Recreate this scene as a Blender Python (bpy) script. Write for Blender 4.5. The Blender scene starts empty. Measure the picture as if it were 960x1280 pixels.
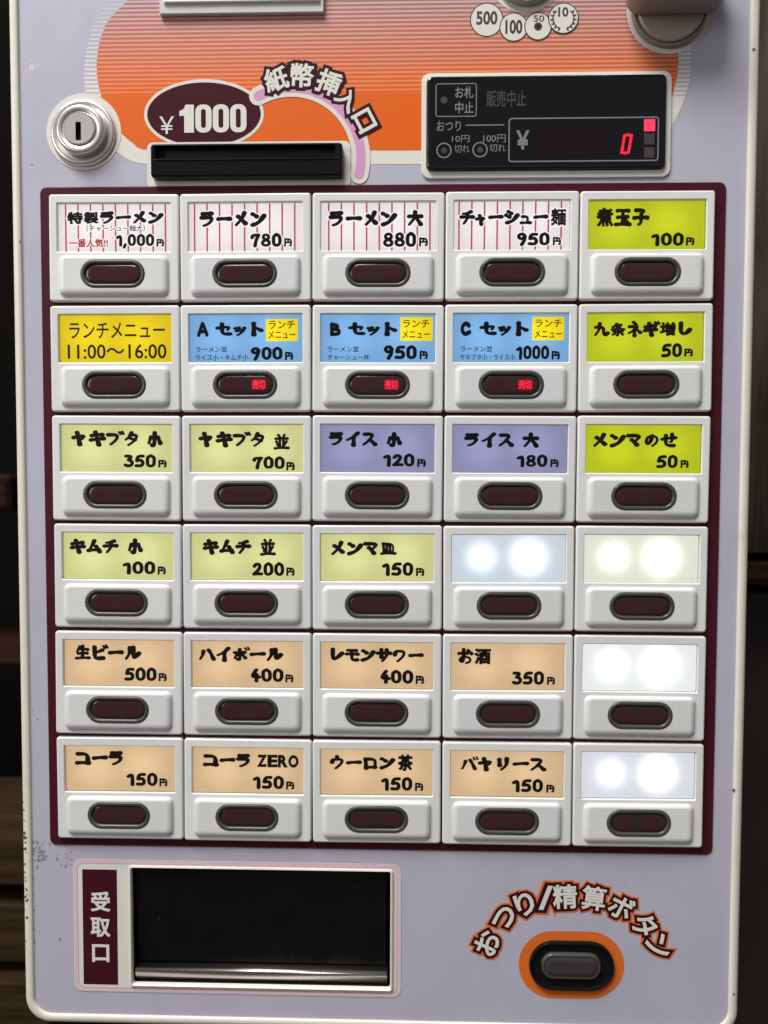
import bpy, math, random
from mathutils import Matrix, Vector

SC = bpy.context.scene
COL = SC.collection
MM = 0.001

# ------------------------------------------------------------------ camera
# front panel of the machine = plane Y=0, +X right, +Z up, viewer on -Y (metres)
Rm = ((0.999640, -0.002894, 0.026656), (0.003997, 0.999133, -0.041442), (-0.026513, 0.041534, 0.998785))
CX, CZ, CY = 11.889, 19.117, -341.015            # mm
cam = bpy.data.cameras.new("camera")
cam.sensor_fit = 'VERTICAL'
cam.sensor_height = 36.0
cam.lens = 27.0
cam.clip_start = 0.01
cam.clip_end = 50.0
cam.dof.use_dof = True
cam.dof.focus_distance = 0.340
cam.dof.aperture_fstop = 9.0
cam_ob = bpy.data.objects.new("camera", cam)
COL.objects.link(cam_ob)
rt = Vector((Rm[0][0], Rm[0][2], -Rm[0][1]))
up = -Vector((Rm[1][0], Rm[1][2], -Rm[1][1]))
bk = -Vector((Rm[2][0], Rm[2][2], -Rm[2][1]))
cam_ob.matrix_world = Matrix(((rt.x, up.x, bk.x, CX * MM), (rt.y, up.y, bk.y, CY * MM), (rt.z, up.z, bk.z, CZ * MM), (0, 0, 0, 1)))
SC.camera = cam_ob

# ------------------------------------------------------------------ world and lamps (shop interior)
W = bpy.data.worlds.new("World")
SC.world = W
W.use_nodes = True
wn = W.node_tree
for n in list(wn.nodes):
    wn.nodes.remove(n)
tc = wn.nodes.new("ShaderNodeTexCoord")
sx = wn.nodes.new("ShaderNodeSeparateXYZ")
mr = wn.nodes.new("ShaderNodeMapRange")
mr.inputs[1].default_value = -1.0
mr.inputs[2].default_value = 1.0
cr = wn.nodes.new("ShaderNodeValToRGB")
cr.color_ramp.elements[0].position = 0.0
cr.color_ramp.elements[0].color = (0.10, 0.09, 0.08, 1)
cr.color_ramp.elements[1].position = 1.0
cr.color_ramp.elements[1].color = (0.60, 0.59, 0.57, 1)
e = cr.color_ramp.elements.new(0.48)
e.color = (0.11, 0.10, 0.095, 1)
e = cr.color_ramp.elements.new(0.80)
e.color = (0.20, 0.195, 0.19, 1)
bg = wn.nodes.new("ShaderNodeBackground")
bg.inputs[1].default_value = 1.0
wo = wn.nodes.new("ShaderNodeOutputWorld")
wn.links.new(tc.outputs["Generated"], sx.inputs[0])
wn.links.new(sx.outputs[2], mr.inputs[0])
wn.links.new(mr.outputs[0], cr.inputs[0])
wn.links.new(cr.outputs[0], bg.inputs[0])
wn.links.new(bg.outputs[0], wo.inputs[0])


def area(name, loc, target, sx_, sy_, power, col):
    l = bpy.data.lights.new(name, 'AREA')
    l.shape = 'RECTANGLE'
    l.size, l.size_y = sx_, sy_
    l.energy = power
    l.color = col
    o = bpy.data.objects.new(name, l)
    COL.objects.link(o)
    o.location = loc
    o.rotation_euler = (Vector(target) - Vector(loc)).to_track_quat('-Z', 'Y').to_euler()
    return o


area("ceiling_lamp", (-0.70, -0.95, 2.00), (0, 0, 0), 1.30, 0.60, 79.0, (1.0, 0.98, 0.96))
area("room_lamp", (-1.60, -1.30, 0.55), (0, 0, 0), 0.8, 0.8, 11.0, (1.0, 0.98, 0.97))

SC.view_settings.view_transform = 'Standard'
SC.view_settings.look = 'None'
SC.view_settings.exposure = 0.0
SC.view_settings.gamma = 1.0


# ------------------------------------------------------------------ materials
def lin(r, g, b):
    f = lambda c: (c / 12.92 if c <= 0.04045 else ((c + 0.055) / 1.055) ** 2.4)
    return tuple(f(v / 255.0) for v in (r, g, b))


def pmat(name, col, rough=0.5, metal=0.0, spec=0.5, emit=None, emit_s=0.0, noise=0.0, nscale=40.0, bump=0.0, bscale=400.0, coat=0.0, rvar=0.0, rscale=18.0, obj=0.0, grime=0.0):
    m = bpy.data.materials.new(name)
    m.use_nodes = True
    nt = m.node_tree
    b = nt.nodes["Principled BSDF"]
    b.inputs["Base Color"].default_value = (*col, 1)
    b.inputs["Roughness"].default_value = rough
    b.inputs["Metallic"].default_value = metal
    b.inputs["Specular IOR Level"].default_value = spec
    b.inputs["Coat Weight"].default_value = coat
    b.inputs["Coat Roughness"].default_value = 0.08
    if emit:
        b.inputs["Emission Color"].default_value = (*emit, 1)
        b.inputs["Emission Strength"].default_value = emit_s
    t = nt.nodes.new("ShaderNodeTexCoord")
    if noise:
        n = nt.nodes.new("ShaderNodeTexNoise")
        n.inputs["Scale"].default_value = nscale
        n.inputs["Detail"].default_value = 5
        nt.links.new(t.outputs["Object"], n.inputs["Vector"])
        mx = nt.nodes.new("ShaderNodeMix")
        mx.data_type = 'RGBA'
        mx.inputs[6].default_value = (*[c * (1 - noise) for c in col], 1)
        mx.inputs[7].default_value = (*[min(1, c * (1 + noise)) for c in col], 1)
        nt.links.new(n.outputs[0], mx.inputs[0])
        nt.links.new(mx.outputs[2], b.inputs["Base Color"])
    if obj:                                   # each copy a little yellower or greyer than the next
        src = b.inputs["Base Color"].links[0].from_socket
        oi = nt.nodes.new("ShaderNodeObjectInfo")
        mo = nt.nodes.new("ShaderNodeMix")
        mo.data_type = 'RGBA'
        mo.blend_type = 'MULTIPLY'
        mo.inputs[0].default_value = 1.0
        rp = nt.nodes.new("ShaderNodeValToRGB")
        rp.color_ramp.elements[0].color = (1 - obj, 1 - obj, 1 - obj * 0.9, 1)
        rp.color_ramp.elements[1].color = (1.0, 1.0, 1 - obj * 0.5, 1)
        nt.links.new(oi.outputs["Random"], rp.inputs[0])
        nt.links.new(src, mo.inputs[6])
        nt.links.new(rp.outputs[0], mo.inputs[7])
        nt.links.new(mo.outputs[2], b.inputs["Base Color"])
    if grime:                                 # finger grime and wiped streaks
        src = b.inputs["Base Color"].links[0].from_socket
        ge = nt.nodes.new("ShaderNodeNewGeometry")
        mp = nt.nodes.new("ShaderNodeMapping")
        mp.inputs["Scale"].default_value = (1.0, 1.0, 0.6)
        n = nt.nodes.new("ShaderNodeTexNoise")
        n.inputs["Scale"].default_value = 34
        n.inputs["Detail"].default_value = 9
        n.inputs["Roughness"].default_value = 0.72
        n.inputs["Distortion"].default_value = 0.5
        k = nt.nodes.new("ShaderNodeMapRange")
        k.interpolation_type = 'SMOOTHSTEP'
        k.inputs[1].default_value = 0.50
        k.inputs[2].default_value = 0.78
        k.inputs[4].default_value = grime
        mg = nt.nodes.new("ShaderNodeMix")
        mg.data_type = 'RGBA'
        mg.inputs[7].default_value = (col[0] * 0.55, col[1] * 0.50, col[2] * 0.44, 1)
        nt.links.new(ge.outputs["Position"], mp.inputs[0])
        nt.links.new(mp.outputs[0], n.inputs["Vector"])
        nt.links.new(n.outputs[0], k.inputs[0])
        nt.links.new(k.outputs[0], mg.inputs[0])
        nt.links.new(src, mg.inputs[6])
        nt.links.new(mg.outputs[2], b.inputs["Base Color"])
    if rvar:
        ge = nt.nodes.new("ShaderNodeNewGeometry")
        n = nt.nodes.new("ShaderNodeTexNoise")
        n.inputs["Scale"].default_value = rscale
        n.inputs["Detail"].default_value = 6
        n.inputs["Distortion"].default_value = 1.2
        k = nt.nodes.new("ShaderNodeMapRange")
        k.inputs[1].default_value = 0.3
        k.inputs[2].default_value = 0.7
        k.inputs[3].default_value = max(0.03, rough - rvar)
        k.inputs[4].default_value = rough + rvar
        nt.links.new(ge.outputs["Position"], n.inputs["Vector"])
        nt.links.new(n.outputs[0], k.inputs[0])
        nt.links.new(k.outputs[0], b.inputs["Roughness"])
    if bump:
        n = nt.nodes.new("ShaderNodeTexNoise")
        n.inputs["Scale"].default_value = bscale
        n.inputs["Detail"].default_value = 3
        nt.links.new(t.outputs["Object"], n.inputs["Vector"])
        bp = nt.nodes.new("ShaderNodeBump")
        bp.inputs["Strength"].default_value = bump
        bp.inputs["Distance"].default_value = 0.0002
        nt.links.new(n.outputs[0], bp.inputs["Height"])
        nt.links.new(bp.outputs[0], b.inputs["Normal"])
    return m


LAV = (0.445, 0.440, 0.535)
LAVENDER = pmat("lavender_paint", LAV, 0.36, rvar=0.12, grime=0.22, noise=0.06, nscale=25, bump=0.08, bscale=900)
CREAM = pmat("cream_paint", (0.70, 0.67, 0.58), 0.35, rvar=0.1, grime=0.30, noise=0.06, nscale=60, bump=0.05)
PRINTWHITE = pmat("cream_print", (0.68, 0.66, 0.60), 0.45, spec=0.22, noise=0.03)
MAROON = pmat("maroon_plate", (0.058, 0.007, 0.015), 0.36, spec=0.22, noise=0.25, nscale=30)
MAROONP = pmat("maroon_print", (0.050, 0.006, 0.013), 0.55, spec=0.08, noise=0.1)
WHITE = pmat("white_plastic", (0.71, 0.72, 0.72), 0.36, rvar=0.1, obj=0.06, grime=0.16, noise=0.03, nscale=30, bump=0.05)
KEYW = pmat("grey_white_plastic", (0.69, 0.70, 0.70), 0.33, rvar=0.1, obj=0.05, grime=0.22, noise=0.03, nscale=30, bump=0.05)
OUTLINE = pmat("dark_maroon_outline", (0.030, 0.005, 0.010), 0.5, spec=0.1, noise=0.1)
PINK = pmat("pink_print", (0.62, 0.30, 0.52), 0.45, spec=0.22, noise=0.04)
PINKLINE = pmat("pink_line_print", (0.66, 0.36, 0.46), 0.45, spec=0.22, noise=0.04)
ORANGE = pmat("orange_print", (0.72, 0.115, 0.006), 0.45, spec=0.22, noise=0.04)
ORANGED = pmat("dark_orange_print", (0.66, 0.14, 0.02), 0.45, spec=0.22, noise=0.04)
BLACK = pmat("black_plastic", (0.006, 0.006, 0.007), 0.24, spec=0.2, noise=0.2, bump=0.05)
GLOSSBLACK = pmat("black_acrylic", (0.0055, 0.0055, 0.008), 0.12, spec=0.45, rvar=0.10, rscale=60, noise=0.3)
SMOKED = pmat("smoked_flap", (0.004, 0.004, 0.004), 0.24, spec=0.26, rvar=0.16, rscale=30, noise=0.3)
BLACKIN = pmat("black_recess", (0.004, 0.004, 0.004), 0.5, noise=0.2)
BEZEL = pmat("dark_grey_bezel", (0.055, 0.057, 0.052), 0.30, noise=0.1)
LENSB = pmat("smoked_brown_lens", (0.045, 0.033, 0.035), 0.16, noise=0.2, nscale=120)
REDLED = pmat("red_led", (0.25, 0.0, 0.01), 0.4, emit=(1.0, 0.012, 0.045), emit_s=1.1)
REDSOFT = pmat("red_led_halo", (0.10, 0.005, 0.012), 0.3, emit=(1.0, 0.01, 0.04), emit_s=0.16)
CHROME = pmat("chrome", (0.70, 0.68, 0.65), 0.30, 0.82, noise=0.06, nscale=90, bump=0.05)
STEEL = pmat("brushed_steel", (0.55, 0.52, 0.50), 0.28, 1.0, noise=0.08, nscale=60)
BRONZE = pmat("brown_grey_metal", (0.46, 0.41, 0.36), 0.40, 0.3, noise=0.15, nscale=90, bump=0.15)
TAUPE = pmat("taupe_plastic", (0.30, 0.25, 0.235), 0.42, 0.1, noise=0.12, nscale=70, bump=0.1)
INK = pmat("black_ink", (0.012, 0.009, 0.009), 0.5, noise=0.1)
INKBROWN = pmat("brown_ink", (0.045, 0.016, 0.014), 0.5, noise=0.1)
INKBLUE = pmat("navy_ink", (0.030, 0.045, 0.11), 0.5, noise=0.1)
INKRED = pmat("red_ink", (0.62, 0.10, 0.09), 0.5, emit=(0.6, 0.08, 0.07), emit_s=0.3, noise=0.1)
STRIPERED = pmat("crimson_ink", (0.58, 0.08, 0.13), 0.5, emit=(0.58, 0.07, 0.12), emit_s=0.45, noise=0.1)
HALO = pmat("white_ink", (0.78, 0.77, 0.77), 0.5, emit=(1, 0.98, 0.98), emit_s=0.7, noise=0.02)
DISPINK = pmat("silver_print", (0.19, 0.19, 0.21), 0.4, noise=0.05)
DISPFAINT = pmat("faint_print", (0.035, 0.035, 0.036), 0.4, noise=0.1)
LEDOFF = pmat("unlit_led_block", (0.05, 0.04, 0.042), 0.35, noise=0.2)
RUST = pmat("chipped_paint", (0.10, 0.085, 0.08), 0.8, noise=0.35, nscale=300)
GRIME = pmat("grime", (0.25, 0.24, 0.26), 0.7, noise=0.3, nscale=300)
SMUDGE = pmat("faded_sticker", (0.53, 0.49, 0.53), 0.5, noise=0.14, nscale=500)


def lens_mat():
    """smoked lens over two unlit LED words that show as faint red patches"""
    m = pmat("smoked_red_lens", (0.024, 0.009, 0.010), 0.2, spec=0.5)
    nt = m.node_tree
    b = nt.nodes["Principled BSDF"]
    t = nt.nodes.new("ShaderNodeTexCoord")
    n = nt.nodes.new("ShaderNodeTexNoise")
    n.inputs["Scale"].default_value = 420
    n.inputs["Detail"].default_value = 2
    oi = nt.nodes.new("ShaderNodeObjectInfo")
    of = nt.nodes.new("ShaderNodeVectorMath")
    nt.links.new(t.outputs["Object"], of.inputs[0])
    nt.links.new(oi.outputs["Random"], of.inputs[1])
    nt.links.new(of.outputs[0], n.inputs["Vector"])
    nx = nt.nodes.new("ShaderNodeVectorMath")
    nx.operation = 'SCALE'
    nx.inputs["Scale"].default_value = 0.006
    nt.links.new(n.outputs["Color"], nx.inputs[0])
    pv = nt.nodes.new("ShaderNodeVectorMath")
    nt.links.new(t.outputs["Object"], pv.inputs[0])
    nt.links.new(nx.outputs[0], pv.inputs[1])
    acc = None
    for cx in (-0.0045, 0.0075):
        d = nt.nodes.new("ShaderNodeVectorMath")
        d.operation = 'DISTANCE'
        d.inputs[1].default_value = (cx + 0.0015, -0.0014, -0.0085)
        nt.links.new(pv.outputs[0], d.inputs[0])
        k = nt.nodes.new("ShaderNodeMapRange")
        k.interpolation_type = 'SMOOTHSTEP'
        k.inputs[1].default_value = 0.001
        k.inputs[2].default_value = 0.0055
        k.inputs[3].default_value = 0.8
        k.inputs[4].default_value = 0.0
        nt.links.new(d.outputs["Value"], k.inputs[0])
        if acc is None:
            acc = k.outputs[0]
        else:
            ad = nt.nodes.new("ShaderNodeMath")
            nt.links.new(acc, ad.inputs[0])
            nt.links.new(k.outputs[0], ad.inputs[1])
            acc = ad.outputs[0]
    mx = nt.nodes.new("ShaderNodeMix")
    mx.data_type = 'RGBA'
    mx.inputs[6].default_value = (0.036, 0.017, 0.017, 1)
    mx.inputs[7].default_value = (0.050, 0.011, 0.014, 1)
    nt.links.new(acc, mx.inputs[0])
    nt.links.new(mx.outputs[2], b.inputs["Base Color"])
    return m


LENS = lens_mat()


def card_mat(name, col, emit, spread=0.35):
    """backlit paper: two LEDs behind it make it a little brighter round two spots"""
    m = pmat(name, col, 0.45, noise=0.05, nscale=120)
    nt = m.node_tree
    b = nt.nodes["Principled BSDF"]
    b.inputs["Emission Color"].default_value = (*col, 1)
    t = nt.nodes.new("ShaderNodeTexCoord")
    acc = None
    for cx in (-0.0115, 0.0100):
        d = nt.nodes.new("ShaderNodeVectorMath")
        d.operation = 'DISTANCE'
        d.inputs[1].default_value = (cx, 0, 0.0098)
        nt.links.new(t.outputs["Object"], d.inputs[0])
        k = nt.nodes.new("ShaderNodeMapRange")
        k.interpolation_type = 'SMOOTHERSTEP'
        k.inputs[1].default_value = 0.0
        k.inputs[2].default_value = 0.016
        k.inputs[3].default_value = emit * spread
        k.inputs[4].default_value = 0.0
        nt.links.new(d.outputs["Value"], k.inputs[0])
        ad = nt.nodes.new("ShaderNodeMath")
        ad.operation = 'ADD'
        ad.inputs[0].default_value = emit
        if acc is not None:
            nt.links.new(acc, ad.inputs[0])
        nt.links.new(k.outputs[0], ad.inputs[1])
        acc = ad.outputs[0]
    nt.links.new(acc, b.inputs["Emission Strength"])
    return m


def blank_mat(name, edge, c1, c2):
    """white diffuser lit by two bright LEDs"""
    m = pmat(name, (0.7, 0.72, 0.74), 0.3, noise=0.02)
    nt = m.node_tree
    b = nt.nodes["Principled BSDF"]
    t = nt.nodes.new("ShaderNodeTexCoord")
    prev = None
    for i, (cx, col, amp, rad) in enumerate(((-0.0118, c1, 0.60, 0.0130), (0.0090, c2, 0.95, 0.0150))):
        d = nt.nodes.new("ShaderNodeVectorMath")
        d.operation = 'DISTANCE'
        d.inputs[1].default_value = (cx, 0, 0.0095)
        nt.links.new(t.outputs["Object"], d.inputs[0])
        k = nt.nodes.new("ShaderNodeMapRange")
        k.interpolation_type = 'SMOOTHERSTEP'
        k.inputs[1].default_value = 0.0
        k.inputs[2].default_value = rad
        k.inputs[3].default_value = 1.0
        k.inputs[4].default_value = 0.0
        nt.links.new(d.outputs["Value"], k.inputs[0])
        p = nt.nodes.new("ShaderNodeMath")
        p.operation = 'POWER'
        p.inputs[1].default_value = 1.5
        nt.links.new(k.outputs[0], p.inputs[0])
        v = nt.nodes.new("ShaderNodeVectorMath")
        v.operation = 'SCALE'
        v.inputs[0].default_value = tuple(c * amp for c in col)
        nt.links.new(p.outputs[0], v.inputs["Scale"])
        a = nt.nodes.new("ShaderNodeVectorMath")
        a.operation = 'ADD'
        a.inputs[0].default_value = edge
        if prev is not None:
            nt.links.new(prev, a.inputs[0])
        nt.links.new(v.outputs[0], a.inputs[1])
        prev = a.outputs[0]
    nt.links.new(prev, b.inputs["Emission Color"])
    b.inputs["Emission Strength"].default_value = 1.0
    return m


def cover_mat():
    m = bpy.data.materials.new("clear_cover")
    m.use_nodes = True
    nt = m.node_tree
    out = nt.nodes["Material Output"]
    nt.nodes.remove(nt.nodes["Principled BSDF"])
    tr = nt.nodes.new("ShaderNodeBsdfTransparent")
    gl = nt.nodes.new("ShaderNodeBsdfGlossy")
    gl.inputs["Roughness"].default_value = 0.08
    fr = nt.nodes.new("ShaderNodeFresnel")
    fr.inputs["IOR"].default_value = 1.35
    mx = nt.nodes.new("ShaderNodeMixShader")
    nt.links.new(fr.outputs[0], mx.inputs[0])
    nt.links.new(tr.outputs[0], mx.inputs[1])
    nt.links.new(gl.outputs[0], mx.inputs[2])
    nt.links.new(mx.outputs[0], out.inputs[0])
    return m


COVER = cover_mat()


def striped_print(name, ink, paper_top, z_top, z_solid, f_top, grad, ink_top=None):
    """halftone print: horizontal ink lines that widen downwards until the ink is solid"""
    m = pmat(name, ink, 0.45, spec=0.22)
    nt = m.node_tree
    b = nt.nodes["Principled BSDF"]
    g = nt.nodes.new("ShaderNodeNewGeometry")
    s = nt.nodes.new("ShaderNodeSeparateXYZ")
    nt.links.new(g.outputs["Position"], s.inputs[0])

    def math_(op, a, b_=None):
        n = nt.nodes.new("ShaderNodeMath")
        n.operation = op
        for i, x in enumerate((a, b_)):
            if x is None:
                continue
            if isinstance(x, (int, float)):
                n.inputs[i].default_value = x
            else:
                nt.links.new(x, n.inputs[i])
        return n.outputs[0]
    period = 0.00184
    ph = math_('FRACT', math_('DIVIDE', s.outputs[2], period))
    tri = math_('MULTIPLY', math_('ABSOLUTE', math_('SUBTRACT', ph, 0.5)), 2.0)     # 1 at the line centre
    mr_ = nt.nodes.new("ShaderNodeMapRange")
    mr_.inputs[1].default_value = z_top
    mr_.inputs[2].default_value = z_solid
    mr_.inputs[3].default_value = f_top
    mr_.inputs[4].default_value = 0.66
    nt.links.new(s.outputs[2], mr_.inputs[0])
    solid = math_('LESS_THAN', s.outputs[2], z_solid)
    edge = math_('SUBTRACT', math_('ADD', mr_.outputs[0], solid), math_('SUBTRACT', 1.0, tri))
    cl = nt.nodes.new("ShaderNodeMapRange")
    cl.inputs[1].default_value = -0.16
    cl.inputs[2].default_value = 0.16
    nt.links.new(edge, cl.inputs[0])
    # the paper between the lines is itself printed from pale to warm
    gr = nt.nodes.new("ShaderNodeMapRange")
    gr.inputs[1].default_value = z_top + 0.004
    gr.inputs[2].default_value = z_solid
    nt.links.new(s.outputs[2], gr.inputs[0])
    pm = nt.nodes.new("ShaderNodeMix")
    pm.data_type = 'RGBA'
    pm.inputs[6].default_value = (*paper_top, 1)
    pm.inputs[7].default_value = (*grad, 1)
    nt.links.new(gr.outputs[0], pm.inputs[0])
    mx = nt.nodes.new("ShaderNodeMix")
    mx.data_type = 'RGBA'
    im = nt.nodes.new("ShaderNodeMix")
    im.data_type = 'RGBA'
    im.inputs[6].default_value = (*(ink_top or ink), 1)
    im.inputs[7].default_value = (*ink, 1)
    nt.links.new(math_("MULTIPLY", gr.outputs[0], 1.1), im.inputs[0])
    nt.links.new(im.outputs[2], mx.inputs[7])
    nt.links.new(cl.outputs[0], mx.inputs[0])
    nt.links.new(pm.outputs[2], mx.inputs[6])
    nt.links.new(mx.outputs[2], b.inputs["Base Color"])
    return m


# ------------------------------------------------------------------ mesh helpers: front coordinates (a right, b up, h towards the viewer), mm
def at(px, py, h=0.0):
    """point of the plane h mm in front of the panel seen at a spot of the photograph"""
    u, v = (px - 480.0) / 960.0, (py - 640.0) / 960.0
    d = [Rm[0][i] * u + Rm[1][i] * v + Rm[2][i] for i in range(3)]
    s = (-h - CY) / d[2]
    return CX + s * d[0], CZ - s * d[1]


def rrect(w, hh, r, ca=0.0, cb=0.0, n=5):
    r = max(0.01, min(r, w / 2 - 0.001, hh / 2 - 0.001))
    pts = []
    for k, (qx, qy) in enumerate(((1, 1), (-1, 1), (-1, -1), (1, -1))):
        ox, oy = qx * (w / 2 - r), qy * (hh / 2 - r)
        for i in range(n + 1):
            t = math.pi / 2 * (k + i / n)
            pts.append((ca + ox + r * math.cos(t), cb + oy + r * math.sin(t)))
    return pts


def circ(r, ca=0.0, cb=0.0, n=48, ry=None):
    ry = ry or r
    return [(ca + r * math.cos(2 * math.pi * i / n), cb + ry * math.sin(2 * math.pi * i / n)) for i in range(n)]


def smooth(pts, n=6, closed=False):
    out = []
    m = len(pts)
    rng = range(m) if closed else range(m - 1)
    for i in rng:
        g = (lambda k: pts[k % m]) if closed else (lambda k: pts[max(0, min(m - 1, k))])
        p0, p1, p2, p3 = g(i - 1), g(i), g(i + 1), g(i + 2)
        for j in range(n):
            t = j / n
            out.append(tuple(0.5 * (2 * p1[c] + (p2[c] - p0[c]) * t + (2 * p0[c] - 5 * p1[c] + 4 * p2[c] - p3[c]) * t * t + (3 * p1[c] - p0[c] - 3 * p2[c] + p3[c]) * t ** 3) for c in (0, 1)))
    if not closed:
        out.append(tuple(pts[-1]))
    return out


_glyph = {}


def glyphs(s, bold, res=3):
    key = (s, round(bold, 4), res)
    if key in _glyph:
        return _glyph[key]
    c = bpy.data.curves.new("lettering", 'FONT')
    c.body = s
    c.resolution_u = res
    c.bevel_depth = bold
    c.bevel_resolution = 1
    o = bpy.data.objects.new("lettering", c)
    COL.objects.link(o)
    dg = bpy.context.evaluated_depsgraph_get()
    me = bpy.data.meshes.new_from_object(o.evaluated_get(dg))
    vs = [tuple(v.co) for v in me.vertices]
    fs = []
    for p in me.polygons:
        if bold > 0 and sum(vs[i][2] for i in p.vertices) / len(p.vertices) < -0.2 * bold:
            continue
        if bold > 0 and p.normal.z < -0.2:
            continue
        fs.append(tuple(p.vertices))
    bpy.data.objects.remove(o)
    bpy.data.curves.remove(c)
    bpy.data.meshes.remove(me)
    used = sorted({i for f in fs for i in f})
    mp = {i: k for k, i in enumerate(used)}
    vs = [vs[i] for i in used]
    fs = [tuple(mp[i] for i in f) for f in fs]
    bb = (min(v[0] for v in vs), max(v[0] for v in vs), min(v[1] for v in vs), max(v[1] for v in vs))
    _glyph[key] = (vs, fs, bb)
    return _glyph[key]


# brush alphabet: strokes on a 100 x 100 cell, y up
STROKES = {
    'ラ': "18,88 80,90|10,62 86,64 78,36 54,14 26,4", 'ー': "8,50 92,54", 'メ': "74,94 58,52 12,6|26,68 82,20",
    'ン': "12,84 38,68|10,8 56,24 92,74", 'チ': "78,94 50,82 18,78|6,52 94,54|52,80 54,40 26,2",
    'ヤ': "8,56 90,74 66,42|34,94 52,2", 'シ': "22,92 44,80|8,66 32,54|12,6 56,20 92,66", 'ユ': "18,80 74,80 66,18|4,14 96,14",
    'キ': "12,70 86,80|6,38 94,48|38,98 60,0", 'フ': "8,82 80,84 70,44 26,4", 'タ': "44,98 28,66 6,42|36,80 86,82 70,38 22,0|30,56 68,40",
    'イ': "84,96 52,62 6,42|54,64 54,0", 'ス': "16,86 78,88 54,44 8,4|54,42 92,6", 'マ': "6,84 92,86 66,52 46,36|32,52 66,12",
    'の': "54,84 46,44 24,16 8,36 22,74 58,88 92,64 86,26 54,4", 'せ': "4,58 96,66|72,96 72,36 58,36|28,88 28,20 46,6 86,8",
    'ム': "52,96 34,52 12,16|10,16 84,24|66,50 92,6", 'セ': "4,58 92,72 72,44|34,96 34,22 50,8 90,10",
    'ツ': "10,80 24,54|42,88 54,62|92,84 74,34 32,2", 'ト': "34,98 34,0|38,60 82,38", 'ハ': "26,76 20,42 0,8|62,84 82,50 98,8",
    'ホ': "6,66 88,68|48,96 48,4 34,10|26,48 8,18|68,48 90,20", 'ル': "30,88 28,44 4,6|58,92 58,12 74,20 96,48", 'レ': "22,94 22,8 56,22 94,60",
    'モ': "18,86 82,86|4,54 94,54|46,84 46,18 58,6 90,8", 'サ': "4,66 96,68|28,94 30,34|70,96 70,40 36,2", 'ワ': "14,54 16,86 88,86 76,42 34,2",
    'ヒ': "18,94 18,18 32,6 86,8|80,72 22,48", 'コ': "10,82 84,82 84,14|6,12 92,14", 'ウ': "48,102 50,84|12,52 14,78 90,80 78,42 36,2",
    'ロ': "12,84 18,6|12,82 88,82 82,8|20,12 82,12", 'リ': "22,88 24,36|74,94 74,42 34,2", 'ネ': "44,102 58,86|12,70 82,72 50,42 6,18|50,46 50,-2|60,46 94,22",
    'し': "28,94 24,26 42,6 70,12 94,42", 'お': "6,66 62,68|36,94 36,10 12,16 12,34 50,48 88,34 82,8 56,4|72,86 94,66",
    '大': "6,62 94,64|50,96 46,50 8,4|52,56 94,4", '小': "50,96 50,6 34,12|24,68 6,26|74,68 94,26",
    '並': "28,98 38,82|72,100 62,82|8,74 92,76|38,72 38,14|62,72 62,14|14,54 26,30|86,56 74,30|2,8 98,10",
    '玉': "12,86 88,86|16,48 84,50|50,84 50,10|4,6 96,8|66,36 80,20", '子': "16,88 82,88 52,66|52,66 54,10 34,6|4,44 96,46",
    '九': "34,96 34,50 4,4|8,66 66,68 64,14 80,4 96,22", '皿': "12,86 18,12|12,84 88,84 82,12|38,80 38,12|62,80 62,12|2,8 98,10",
    '生': "28,92 8,54|22,74 86,74|18,42 82,44|50,98 50,10|4,6 96,8", '円': "14,88 12,2|14,86 88,86 86,4 72,6|16,44 84,44|50,84 50,46",
    'A': "46,96 8,4|52,96 92,4|24,32 76,32", 'B': "20,94 20,4|20,90 70,86 72,58 24,52|24,52 86,46 84,8 20,6", 'C': "86,74 58,94 20,72 18,26 52,4 90,24",
    '0': "36,96 12,84 8,50 12,16 36,4 60,16 64,50 60,84 36,96", '1': "10,74 40,94 36,4", '2': "10,72 18,90 44,94 60,74 40,40 8,8|8,8 66,10",
    '3': "12,90 60,92 34,58|34,58 64,44 60,14 36,4 8,12", '4': "46,96 6,34 70,34|50,58 46,2", '5': "62,92 20,92 14,54|14,54 48,60 64,34 52,8 8,10",
    '7': "8,70 12,90 64,90|64,90 42,52 34,2", '8': "36,52 14,62 14,86 36,96 58,86 58,62 36,52|36,52 8,38 8,14 36,4 64,14 64,38 36,52",
    '9': "60,72 50,94 22,94 8,74 20,54 46,54 60,72|60,76 56,40 34,2", ',': "14,10 4,-16",
}
SMALL = {'ャ': 'ヤ', 'ュ': 'ユ', 'ッ': 'ツ'}
DAKU = {'ブ': 'フ', 'ボ': 'ホ', 'ビ': 'ヒ', 'バ': 'ハ', 'ギ': 'キ'}
BUSY = {'バ': 15.5, 'ハ': 17.5, '並': 12.5, '皿': 13.5, '玉': 15, '生': 15, '子': 16, '九': 17, '円': 17, '8': 17, '0': 18.5, 'の': 17, 'お': 15, 'B': 22, 'A': 23, 'C': 24, 'ネ': 17, 'ホ': 17, 'ボ': 16, 'セ': 18, 'せ': 17, 'タ': 17, 'モ': 17}


def chaikin(p, it=3):
    for _ in range(it):
        q = [p[0]]
        for i in range(len(p) - 1):
            (x0, y0), (x1, y1) = p[i], p[i + 1]
            if i > 0:
                q.append((x0 * .75 + x1 * .25, y0 * .75 + y1 * .25))
            if i < len(p) - 2:
                q.append((x0 * .25 + x1 * .75, y0 * .25 + y1 * .75))
        q.append(p[-1])
        p = q
    return p


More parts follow.
